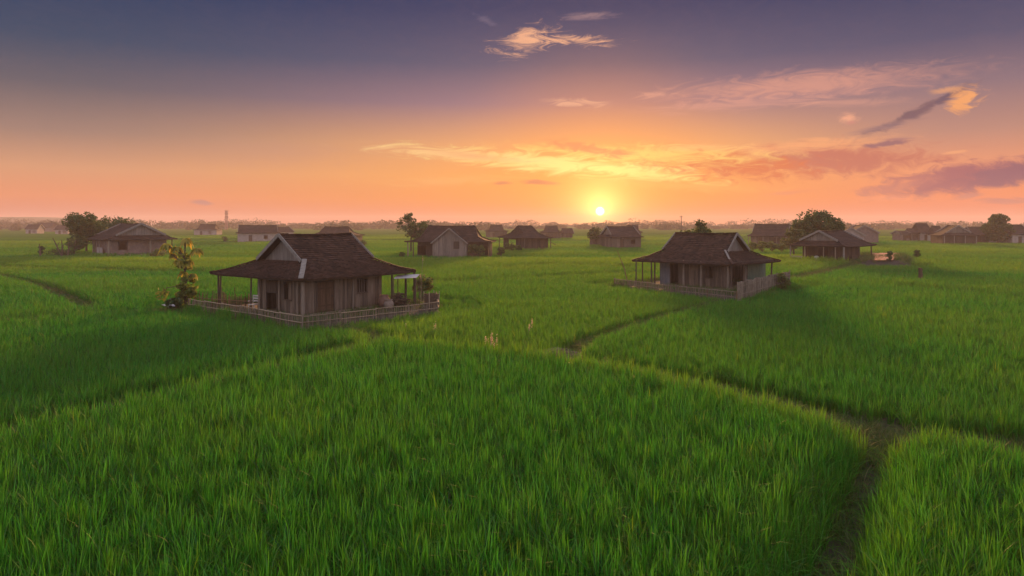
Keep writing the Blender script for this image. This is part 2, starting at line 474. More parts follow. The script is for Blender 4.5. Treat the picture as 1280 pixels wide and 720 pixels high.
FAR = [([(-60, 329), (60, 334), (245, 338)], 1.4), ([(0, 313), (110, 315)], 1.5), ([(0, 299), (200, 299)], 2.5), ([(245, 316), (340, 318), (420, 316)], 1.6), ([(240, 309), (345, 308)], 1.6),
       ([(240, 301), (360, 303)], 2.5), ([(540, 350), (640, 346), (790, 339)], 1.2), ([(625, 334), (700, 330), (790, 333)], 1.5),
       ([(640, 322), (790, 324)], 1.6), ([(560, 324), (505, 330)], 1.4), ([(690, 306), (860, 305)], 2.5), ([(850, 309), (940, 306)], 2.2), ([(1125, 318), (1300, 324)], 1.9),
       ([(1165, 328), (1330, 331)], 1.4), ([(1130, 307), (1290, 306)], 2.6), ([(1090, 352), (1300, 371)], 1.0), ([(430, 300), (505, 301)], 2.4), ([(1110, 299), (1300, 298)], 3)]
for p, w in FAR:
    LINES.append((gl(p), w, 0.2))

def seg_dist(P, poly):
    best = np.full(len(P), 1e9)
    for a, b in zip(poly[:-1], poly[1:]):
        ab = b - a
        t = np.clip(((P - a) @ ab) / max(ab @ ab, 1e-9), 0, 1)
        best = np.minimum(best, np.hypot(*(P - a - t[:, None] * ab).T))
    return best

class Frame:
    """a house plot: near eave corner at pixel cpx and distance d, its two eave edges ending at pixels lpx and rpx"""
    def __init__(s, cpx, dd, theta, lpx, rpx, axis, base=0.35):
        th = math.radians(theta)
        C = np.array(atd(cpx, dd)); rd = np.array((math.cos(th), math.sin(th))); ld = np.array((-math.sin(th), math.cos(th)))
        def reach(v, px):
            t = (px - 640) / F
            return (t * C[1] - C[0]) / (v[0] - t * v[1])
        s.tl, s.tr = reach(ld, lpx), reach(rd, rpx)
        O = C + rd * s.tr / 2 + ld * s.tl / 2
        s.O = O; s.base = base
        if axis == 'right':
            s.rot = th; s.Lx, s.Ly = s.tr, s.tl
        else:
            s.rot = th - math.pi / 2; s.Lx, s.Ly = s.tl, s.tr
        s.c, s.sn = math.cos(s.rot), math.sin(s.rot)
    def u(s, side, px, pos):
        """local coordinate along a wall (side, at local offset pos) under pixel column px"""
        t = (px - 640) / F
        if side in ('front', 'back'):
            return (t * (s.O[1] + s.c * pos) - s.O[0] + s.sn * pos) / (s.c - t * s.sn)
        return (s.O[0] + s.c * pos - t * (s.O[1] + s.sn * pos)) / (s.sn + t * s.c)
    def w(s, x, y):
        return (s.O[0] + s.c * x - s.sn * y, s.O[1] + s.sn * x + s.c * y)
    def z(s, x, y, py):
        return zat(py, s.w(x, y)[1]) - s.base
    def local(s, X, Y):
        dx, dy = X - s.O[0], Y - s.O[1]
        return s.c * dx + s.sn * dy, -s.sn * dx + s.c * dy
    def inside(s, P, m):
        x = s.c * (P[:, 0] - s.O[0]) + s.sn * (P[:, 1] - s.O[1])
        y = -s.sn * (P[:, 0] - s.O[0]) + s.c * (P[:, 1] - s.O[1])
        return np.maximum(np.abs(x) - s.Lx / 2, np.abs(y) - s.Ly / 2) < m

FR = {
    'main': Frame(376, 42.0, 54, 262, 520, 'right'),
    'right': Frame(916, 58.2, 45, 790, 976, 'left'),
    'left': Frame(133, 122, 45, 104, 222, 'left'),
    'centre': Frame(505.5, 116, -5, 503, 626, 'right'),
    'small': Frame(655, 146, 30, 622, 691, 'right'),
    'open': Frame(1056, 100, 40, 986, 1096, 'right'),
    'dark': Frame(984, 176, 20, 983, 989, 'left'),
}
FR['dark'] = Frame(934, 176, -30, 932, 985, 'right')
FENCE_MAIN = [at(px, py, 0.52) for px, py in [(236, 382), (300, 391), (378, 405), (470, 395), (547, 386), (545, 373)]]
FENCE_R1 = [at(px, py, 0.5) for px, py in [(768, 354), (810, 359), (850, 364), (921, 372)]]
FENCE_R2 = [at(px, py, 0.5) for px, py in [(922, 372), (955, 362), (987, 354)]]

def poly_in(P, poly):
    inside = np.zeros(len(P), bool)
    n = len(poly)
    for i in range(n):
        (x1, y1), (x2, y2) = poly[i], poly[(i + 1) % n]
        c = ((y1 > P[:, 1]) != (y2 > P[:, 1])) & (P[:, 0] < (x2 - x1) * (P[:, 1] - y1) / ((y2 - y1) + 1e-12) + x1)
        inside ^= c
    return inside
YARD_MAIN = FENCE_MAIN + [FR['main'].w(FR['main'].Lx / 2 + 1, FR['main'].Ly / 2 + .5), FR['main'].w(-FR['main'].Lx / 2 - 1, FR['main'].Ly / 2 + .5)]
YARD_RIGHT = FENCE_R1 + FENCE_R2 + [FR['right'].w(FR['right'].Lx / 2 + .5, FR['right'].Ly / 2 + 1), FR['right'].w(-FR['right'].Lx / 2 - 1, FR['right'].Ly / 2 + .5)]
POND = [at(px, py, 0.8) for px, py in [(1088, 327), (1116, 327), (1124, 317.5), (1088, 317.5)]]

def vnoise(P, s, seed):
    """smooth value noise in numpy"""
    q = P / s
    i = np.floor(q).astype(np.int64); f = q - i
    f = f * f * (3 - 2 * f)
    def h(a, b):
        n = (a * 374761393 + b * 668265263 + seed * 974711) & 0x7fffffff
        n = ((n ^ (n >> 13)) * 1274126177) & 0x7fffffff
        return (n & 0xffff) / 65535.0
    return (h(i[:, 0], i[:, 1]) * (1 - f[:, 0]) + h(i[:, 0] + 1, i[:, 1]) * f[:, 0]) * (1 - f[:, 1]) + \
           (h(i[:, 0], i[:, 1] + 1) * (1 - f[:, 0]) + h(i[:, 0] + 1, i[:, 1] + 1) * f[:, 0]) * f[:, 1]

def terrace_side(P):
    """signed distance into the nearest, slightly raised terrace"""
    best = np.full(len(P), 1e9); sg = np.zeros(len(P))
    poly = np.concatenate([LINE_A, LINE_B[1:]])
    for a, b in zip(poly[:-1], poly[1:]):
        ab = b - a
        t = np.clip(((P - a) @ ab) / (ab @ ab), 0, 1)
        dd = np.hypot(*(P - a - t[:, None] * ab).T)
        c = -(ab[0] * (P[:, 1] - a[1]) - ab[1] * (P[:, 0] - a[0]))
        m = dd < best; best[m] = dd[m]; sg[m] = np.sign(c[m])
    inC = seg_dist(P, LINE_C)
    return np.minimum(sg * best, inC - 0.75) * np.where(P[:, 1] < 45, 1, 0) - np.where(P[:, 1] < 45, 0, 9)

def ground_z(P):
    z = (vnoise(P, 1.3, 3) - 0.5) * 0.06
    for poly, w, hgt in LINES:
        dd = seg_dist(P, poly)
        if hgt < 0: dd = dd * .62 + (vnoise(P, .7, 15) - .5) * .12
        k = np.clip(1 - (dd - w * 0.35) / (w * 0.65), 0, 1)
        k = k * k * (3 - 2 * k)
        z = z * (1 - k) + k * (hgt + (vnoise(P, 0.5, 5) - 0.5) * 0.1)
    for n, f in FR.items():
        x = f.c * (P[:, 0] - f.O[0]) + f.sn * (P[:, 1] - f.O[1]); y = -f.sn * (P[:, 0] - f.O[0]) + f.c * (P[:, 1] - f.O[1])
        e = np.maximum(np.abs(x) - f.Lx / 2, np.abs(y) - f.Ly / 2)
        k = np.clip(1 - (e - 1.0) / 1.2, 0, 1)
        z = np.maximum(z, k * f.base - 0.01 * (k > 0.99))
    for yd in (YARD_MAIN, YARD_RIGHT):
        z = np.where(poly_in(P, yd), np.maximum(z, 0.33), z)
    dp = seg_dist(P, np.array(POND + POND[:1]))
    z = np.maximum(z, np.clip(1 - (dp - 0.8) / 1.5, 0, 1) * 0.86)
    z = np.where(poly_in(P, POND) & (dp > 0.35), 0.55, z)
    t0_ = np.clip((terrace_side(P) + 0.3) / 0.6, 0, 1)
    z = z + 0.38 * t0_ * np.clip((np.where(np.abs(z) < 0.2, 1, 0)), 0, 1)
    return z

# ------------------------------------------------------------------ ground: one sheet out to the horizon
def axis(fine, step, far, grow):
    a, b = fine
    xs = list(np.arange(a, b + 1e-6, step))
    s = step; x = b
    while x < far[1]:
        s *= grow; x += s; xs.append(x)
    s = step; x = a
    while x > far[0]:
        s *= grow; x -= s; xs.insert(0, x)
    return np.array(xs)
gx = axis((-34, 34), 0.33, (-3200, 3200), 1.09)
gy = axis((9, 66), 0.33, (-300, 3400), 1.09)
gx = np.unique(np.concatenate([gx[(gx < 3) | (gx > 12.6)], np.arange(3.0, 12.6, 0.13)]))
gy = np.unique(np.concatenate([gy[gy > 22], gy[gy < 8.9], np.arange(9.0, 22.0, 0.13)]))
gy = gy[gy < 2250]; gx = gx[np.abs(gx) < 2250]
X, Y = np.meshgrid(gx, gy)
P = np.stack([X.ravel(), Y.ravel()], 1)
Zg = ground_z(P)
nx, ny = len(gx), len(gy)
idx = np.arange(nx * ny).reshape(ny, nx)
quads = np.stack([idx[:-1, :-1].ravel(), idx[:-1, 1:].ravel(), idx[1:, 1:].ravel(), idx[1:, :-1].ravel()], 1)
ground = np_mesh('ground', np.column_stack([P, Zg]), quads, m_mud, smooth=True)
tag(ground, kind='structure')

# ditch water
mbw = MB()
pl = LINE_C
for a, b in zip(pl[:-1], pl[1:]):
    dv = (b - a) / np.linalg.norm(b - a); s = np.array((-dv[1], dv[0])) * 0.95
    mbw.add([(*(a - s), -0.07), (*(a + s), -0.07), (*(b + s), -0.07), (*(b - s), -0.07)], [(0, 1, 2, 3)])
tag(mbw.build('water', m_water), 'narrow ditch of dark water between the two nearest rice fields', 'ditch water', kind='structure')
mbp = MB()
mbp.add([(x, y, 0.99) for x, y in POND], [(0, 1, 2, 3)])
tag(mbp.build('pond', m_pond), 'small pond reflecting the orange sky beside the open-sided house', 'pond', kind='structure')

# ------------------------------------------------------------------ rice and grass
def blade_verts(n, hmin, hmax, w, rad, lean, droop, seg, r):
    V = []; Q = []
    for _ in range(n):
        a = r.uniform(0, 2 * math.pi); rr = rad * math.sqrt(r.uniform(0, 1))
        bx, by = rr * math.cos(a), rr * math.sin(a)
        a2 = a + r.normal(0, 0.8)
        h = r.uniform(hmin, hmax); ln = abs(r.normal(lean, lean * 0.5)); dr = abs(r.normal(droop, droop * 0.6))
        dx, dy = math.cos(a2), math.sin(a2)
        tw = r.normal(0, 0.6)
        px, py = math.cos(a2 + math.pi / 2 + tw), math.sin(a2 + math.pi / 2 + tw)
        o = len(V); ww = w * r.uniform(0.7, 1.25)
        for k in range(seg + 1):
            t = k / seg
            hor = h * (ln * t + dr * t ** 3)
            z = h * (t - 0.55 * dr * t ** 3.2)
            half = ww / 2 * (0.75 + 0.9 * t - 1.62 * t ** 2.2) if k < seg else 0.0008
            c = np.array((bx + dx * hor, by + dy * hor, z)); s = np.array((px, py, 0)) * max(half, 0.0008)
            V += [c - s, c + s]
        for k in range(seg):
            Q.append((o + 2 * k, o + 2 * k + 1, o + 2 * k + 3, o + 2 * k + 2))
    return np.array(V), np.array(Q)

def tuft_collection(name, specs, mat):
    c = bpy.data.collections.new(name)
    for i, sp in enumerate(specs):
        V, Q = blade_verts(*sp, np.random.default_rng(100 + i))
        o = np_mesh(name + '_clump', V, Q, mat, smooth=True, link=False)
        c.objects.link(o)
    return c
rice_tufts = tuft_collection('rice_plant', [
    (13, .65, .98, .022, .09, .07, .10, 5), (12, .68, 1.02, .023, .08, .06, .07, 5), (13, .60, .95, .021, .10, .10, .16, 5),
    (12, .62, 1.02, .025, .09, .09, .20, 5), (11, .72, 1.10, .022, .08, .08, .38, 6), (12, .58, .95, .024, .10, .18, .45, 6), (9, .75, 1.1, .016, .07, .22, .95, 7)], m_rice)
dry_tufts = tuft_collection('bank_grass', [
    (16, .15, .40, .012, .10, .35, .5, 4), (18, .12, .34, .012, .12, .5, .6, 4), (12, .2, .55, .010, .08, .3, .8, 5)], m_dry)

def scatter(name, P, z, rot, scl, ids, tint, coll, label, cat):
    me = bpy.data.meshes.new(name)
    n = len(P)
    me.vertices.add(n); me.vertices.foreach_set('co', np.column_stack([P, z]).astype(np.float32).ravel())
    for nm, ty, key, arr in (('rotv', 'FLOAT_VECTOR', 'vector', rot), ('scl', 'FLOAT_VECTOR', 'vector', scl), ('ids', 'INT', 'value', ids), ('tint', 'FLOAT', 'value', tint)):
        a = me.attributes.new(nm, ty, 'POINT')
        a.data.foreach_set(key, np.asarray(arr, np.int32 if ty == 'INT' else np.float32).ravel())
    o = bpy.data.objects.new(name, me); COL.objects.link(o)
    ng = bpy.data.node_groups.new(name + '_scatter', 'GeometryNodeTree')
    ng.interface.new_socket('Geometry', in_out='INPUT', socket_type='NodeSocketGeometry')
    ng.interface.new_socket('Geometry', in_out='OUTPUT', socket_type='NodeSocketGeometry')
    N = ng.nodes; L = ng.links
    gi = N.new('NodeGroupInput'); go = N.new('NodeGroupOutput')
    ip = N.new('GeometryNodeInstanceOnPoints'); ci = N.new('GeometryNodeCollectionInfo')
    ci.inputs['Collection'].default_value = coll; ci.inputs['Separate Children'].default_value = True; ci.inputs['Reset Children'].default_value = True
    def na(nm, dt):
        a = N.new('GeometryNodeInputNamedAttribute'); a.data_type = dt; a.inputs['Name'].default_value = nm
        return a.outputs['Attribute']
    e2r = N.new('FunctionNodeEulerToRotation')
    L.new(na('rotv', 'FLOAT_VECTOR'), e2r.inputs[0])
    L.new(gi.outputs[0], ip.inputs['Points']); L.new(ci.outputs[0], ip.inputs['Instance'])
    ip.inputs['Pick Instance'].default_value = True
    L.new(na('ids', 'INT'), ip.inputs['Instance Index']); L.new(e2r.outputs[0], ip.inputs['Rotation']); L.new(na('scl', 'FLOAT_VECTOR'), ip.inputs['Scale'])
    L.new(ip.outputs[0], go.inputs[0])
    md = o.modifiers.new('scatter', 'NODES'); md.node_group = ng
    tag(o, label, cat, kind='stuff')
    return o

# candidate points: density falls with distance, over the wedge the picture (and a step aside) can see
def candidates():
    out = []
    r0 = 6.0
    edges = np.geomspace(6.0, 330.0, 40)
    for a, b in zip(edges[:-1], edges[1:]):
        rm = (a + b) / 2
        dens = 38.0 * min(1.0, (20.0 / rm)) ** 1.05
        half = math.radians(41) + 4.0 / rm
        half = min(half, math.radians(75))
        area = half * (b * b - a * a)
        n = int(area * dens)
        rr = np.sqrt(rng.uniform(a * a, b * b, n)); th = rng.uniform(-half, half, n)
        out.append(np.stack([rr * np.sin(th), rr * np.cos(th)], 1))
    return np.concatenate(out)
RP = candidates()
keep = np.ones(len(RP), bool)
for poly, w, hgt in LINES:
    keep &= seg_dist(RP, poly) > w * (0.92 + 0.16 * rng.random(len(RP)))
for n, f in FR.items():
    keep &= ~f.inside(RP, 0.6 if n in ('main', 'right') else 0.3)
for yd in (YARD_MAIN, YARD_RIGHT, POND):
    keep &= ~poly_in(RP, yd)
keep &= ~((seg_dist(RP, np.array(POND + POND[:1])) < 2.4) | ((RP[:, 1] < POND[0][1]) & (seg_dist(RP, np.array(POND[:2])) < 5.0)))
keep &= (vnoise(RP, .42, 61) > .16) | (np.hypot(RP[:, 0], RP[:, 1]) > 36)
RP = RP[keep]
dist = np.hypot(RP[:, 0], RP[:, 1])
# which field a plant stands in
def side_of(P, poly):
    """>0 left of an open polyline (taken by its nearest segment)"""
    best = np.full(len(P), 1e9); sgn = np.zeros(len(P))
    for a, b in zip(poly[:-1], poly[1:]):
        ab = b - a
        t = np.clip(((P - a) @ ab) / (ab @ ab), 0, 1)
        dd = np.hypot(*(P - a - t[:, None] * ab).T)
        c = ab[0] * (P[:, 1] - a[1]) - ab[1] * (P[:, 0] - a[0])
        m = dd < best; best[m] = dd[m]; sgn[m] = np.sign(c[m])
    return sgn
lineAB = np.concatenate([LINE_A, LINE_B[1:]])
near_side = side_of(RP, np.concatenate([lineAB, LINE_B2[1:]])) < 0
right_of_C = side_of(RP, LINE_C[::-1]) < 0
left_back = (side_of(RP, np.concatenate([LINE_A, LINE_E[1:], [np.array(at(378, 392, 0.5))], [np.array(atd(330, 400))]])) > 0)
field = np.full(len(RP), 3)
field[near_side & ~right_of_C] = 0
field[near_side & right_of_C] = 1
rd_ = ~near_side & (side_of(RP, np.concatenate([LINE_B2[::-1], LINE_B[::-1][1:3], LINE_D, LINE_H])) < 0) & (RP[:, 0] > 0)
field[rd_] = 2
field[~near_side & (RP[:, 0] < -0.20 * RP[:, 1] - 1.0)] = 4
field[(dist > 95) & ~near_side] = 5
LAB = ['dense green rice in the wide nearest field at bottom centre', 'rice in the small corner field right of the water ditch',
       'even green rice in front of the right house with the plank fence', 'rice between the two nearest houses, with yellower leaves',
       'dark green rice left of and before the nearest big-roofed house', 'distant strips of rice around the farther houses']
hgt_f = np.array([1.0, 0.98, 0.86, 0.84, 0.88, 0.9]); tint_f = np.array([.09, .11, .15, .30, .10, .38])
ground_here = ground_z(RP)
pn = vnoise(RP, 3.5, 21) * 0.5 + vnoise(RP, 9.0, 22) * 0.5
n = len(RP)
wide = 1.0 + np.clip(dist - 18, 0, None) / 75.0
hs = np.where(np.minimum(seg_dist(RP, np.array(FENCE_MAIN)), seg_dist(RP, np.array(FENCE_R1 + FENCE_R2[1:]))) < 3.0, .72, 1.0) * hgt_f[field] * (0.92 + 0.14 * pn) * rng.uniform(0.92, 1.07, n) * (0.96 + 0.08 * vnoise(RP, .5, 62))
rot = np.stack([rng.normal(0, 0.035, n), rng.normal(0, 0.035, n), rng.uniform(0, 6.283, n)], 1)
rim = (np.clip(1 - (seg_dist(RP, LINE_B) - 1.45) / 1.5, 0, 1) + .6 * np.clip(1 - (seg_dist(RP, LINE_A[4:]) - 1.4) / 1.2, 0, 1)) * (field == 0) + .7 * np.clip(1 - (seg_dist(RP, LINE_B2) - 1.35) / 1.2, 0, 1) * (field == 1)  # yellow leaf tint on edge plants, painted in to imitate sunlit field rims
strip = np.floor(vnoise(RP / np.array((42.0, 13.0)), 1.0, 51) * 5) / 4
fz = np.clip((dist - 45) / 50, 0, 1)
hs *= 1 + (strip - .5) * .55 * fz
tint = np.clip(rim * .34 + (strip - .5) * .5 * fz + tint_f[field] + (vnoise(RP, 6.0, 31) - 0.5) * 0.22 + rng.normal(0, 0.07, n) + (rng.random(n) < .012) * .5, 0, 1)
scl = np.stack([wide * hs, wide * hs, hs], 1)
ids = rng.integers(0, 7, n)
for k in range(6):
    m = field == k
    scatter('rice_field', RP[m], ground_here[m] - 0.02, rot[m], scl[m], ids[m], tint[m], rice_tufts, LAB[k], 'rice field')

# rough grass on the banks and in the yards
BP = []
for poly, w, hgt in LINES[:9]:
    for a, b in zip(poly[:-1], poly[1:]):
        L_ = np.linalg.norm(b - a); cnt = int(L_ * 2 * w * (40 if hgt < 0 else 26 if a[1] < 60 else 5))
        t = rng.random((cnt, 1)); dv = (b - a) / L_
        BP.append(a + (b - a) * t + np.array((-dv[1], dv[0])) * rng.uniform(-w - (.25 if hgt < 0 else 0), w + (.25 if hgt < 0 else 0), (cnt, 1)))
for nm, m_, cnt in (('main', 2.5, 1500), ('right', 2.5, 1500)):
    f = FR[nm]
    q = np.stack([rng.uniform(-f.Lx / 2 - m_, f.Lx / 2 + m_, cnt), rng.uniform(-f.Ly / 2 - m_, f.Ly / 2 + m_, cnt)], 1)
    w_ = np.array([f.w(*p) for p in q])
    e = np.maximum(np.abs(q[:, 0]) - f.Lx / 2, np.abs(q[:, 1]) - f.Ly / 2)
    BP.append(w_[e > -0.8])
pc = np.mean(np.array(POND), 0)
q = pc + rng.normal(0, 1, (1400, 2)) * np.array((4.5, 6.0))
BP.append(q[~poly_in(q, POND) & (seg_dist(q, np.array(POND + POND[:1])) < 5)])
BP = np.concatenate(BP)
BP = BP[(BP[:, 1] > 5) & (np.abs(BP[:, 0]) < 0.95 * BP[:, 1] + 4)]
dC = seg_dist(BP, LINE_C)
BP = BP[(dC > 0.16) | (rng.random(len(BP)) < 0.35)]
n = len(BP)
s_ = rng.uniform(0.6, 1.25, n) * np.where(seg_dist(BP, LINE_C) < 0.9, 1.3, 1.0) * (1 + np.clip(BP[:, 1] - 30, 0, None) / 60)
scatter('bank_grass', BP, ground_z(BP) - 0.01, np.stack([rng.normal(0, .1, n), rng.normal(0, .1, n), rng.uniform(0, 6.28, n)], 1),
        np.stack([s_, s_, s_], 1), rng.integers(0, 3, n), np.clip(rng.normal(0.8, 0.3, n), 0, 1), dry_tufts,
        'rough short grass on the mud banks and in the house yards', 'bank grass')

# far rice: canopy sheet beyond the separate plants
cx = axis((-260, 260), 6, (-2000, 2000), 1.12); cy = axis((215, 600), 4, (210, 1640), 1.1)
cy = cy[cy > 205]
X, Y = np.meshgrid(cx, cy); P = np.stack([X.ravel(), Y.ravel()], 1)
Zc = 0.55 + vnoise(P, 9, 41) * 0.25 - np.clip((225 - P[:, 1]) / 15, 0, 1) * 0.6
idx = np.arange(len(P)).reshape(len(cy), len(cx))
quads = np.stack([idx[:-1, :-1].ravel(), idx[:-1, 1:].ravel(), idx[1:, 1:].ravel(), idx[1:, :-1].ravel()], 1)
m_canopy = material('far_rice', (0.035, 0.10, 0.012), (0.075, 0.16, 0.02), 0.9, 0.95, stretch=(0.02, 0.12, 1), spec=0.0, c3=(0.11, 0.17, 0.025))
tag(np_mesh('far_rice', np.column_stack([P, Zc]), quads, m_canopy, smooth=True), 'far rice plain running out to the misty tree line', 'rice plain', kind='stuff')

# ------------------------------------------------------------------ haze box
mh = bpy.data.materials.new('haze'); mh.use_nodes = True
Nh = mh.node_tree.nodes
for q in list(Nh): Nh.remove(q)
pv = Nh.new('ShaderNodeVolumePrincipled'); oh = Nh.new('ShaderNodeOutputMaterial')
pv.inputs['Color'].default_value = (0.96, 0.82, 0.84, 1); pv.inputs['Density'].default_value = HAZE_DENSITY; pv.inputs['Anisotropy'].default_value = HAZE_G
pv.inputs['Density Attribute'].default_value = ''; pv.inputs['Color Attribute'].default_value = ''; pv.inputs['Temperature Attribute'].default_value = ''
mh.node_tree.links.new(pv.outputs[0], oh.inputs['Volume'])
hb = MB(); hb.box(-2300, 2300, -300, 2300, -1.5, 28)
hz = hb.build('haze', mh); tag(hz, 'pale evening haze lying over the whole plain', 'haze', kind='stuff')

# ================================================================== houses
def tile_patch(mb, bl, br, tr, tl, nu, nv, sag=0.0, lift=0.0, jit=0.012, r=random, rsag=0.0):
    """one roof slope laid tile by tile from its lower edge (bl-br) to its upper edge (tl-tr)"""
    bl, br, tr, tl = map(Vector, (bl, br, tr, tl))
    nrm_ = (br - bl).cross(tl - bl)
    if nrm_.length < 1e-6: nrm_ = (br - bl).cross(tr - bl)
    nrm_.normalize()
    if nrm_.z < 0: nrm_ = -nrm_
    wav = [r.uniform(-0.03, 0.03) for _ in range(9)]
    def pt(u, v):
        p = bl.lerp(br, u).lerp(tl.lerp(tr, u), v)
        p = p + Vector((0, 0, -sag * 4 * v * (1 - v) + lift * (1 - v) ** 2 * (2 * u - 1) ** 4 - rsag * 4 * u * (1 - u) * v))
        k = u * 7; i = int(min(k, 6.999)); f = k - i
        return p + Vector((0, 0, (wav[i] * (1 - f) + wav[i + 1] * f) * (1 - 0.6 * v)))
    for j in range(nv):
        v0, v1 = j / nv, (j + 1) / nv
        for i in range(nu):
            off = 0.5 / nu if j % 2 else 0.0
            u0, u1 = max(i / nu - off, 0), min((i + 1) / nu - off, 1)
            if i == nu - 1: u1 = 1
            g = 0.045 + r.uniform(-jit, jit * 1.6)
            a, b, c, d_ = pt(u0, v0) + nrm_ * g, pt(u1, v0) + nrm_ * (g + r.uniform(-jit, jit) * .5), pt(u1, v1) + nrm_ * 0.008, pt(u0, v1) + nrm_ * 0.008
            e, f = a - nrm_ * (g + .01), b - nrm_ * (g + .01)
            mb.add([a, b, c, d_, e, f], [(0, 1, 2, 3), (4, 5, 1, 0)])
    return pt, nrm_

def under_patch(mb, pt, nrm_, th, n=8):
    vs = []; fs = []
    for j in range(n + 1):
        for i in range(n + 1):
            vs.append(pt(i / n, j / n) - nrm_ * th)
    for j in range(n):
        for i in range(n):
            a = j * (n + 1) + i
            fs.append((a, a + n + 1, a + n + 2, a + 1))
    # fascia at the eave
    o = len(vs)
    for i in range(n + 1):
        vs.append(pt(i / n, 0) + nrm_ * 0.03)
    for i in range(n):
        fs.append((i, i + 1, o + i + 1, o + i))
    mb.add(vs, fs)

def lumpy_cap(mb, p, q, w, h, step=0.32, r=random, rs=0.0):
    p, q = Vector(p), Vector(q); L = (q - p).length; n = max(2, int(L / step))
    for i in range(n):
        a = p.lerp(q, i / n); b = p.lerp(q, (i + 0.97) / n)
        tt = (i + .5) / n; z = Vector((0, 0, r.uniform(-.02, .03) - rs * 4 * tt * (1 - tt)))
        mb.beam(a + z, b + z + Vector((0, 0, .015)), w * r.uniform(.85, 1.15), h)

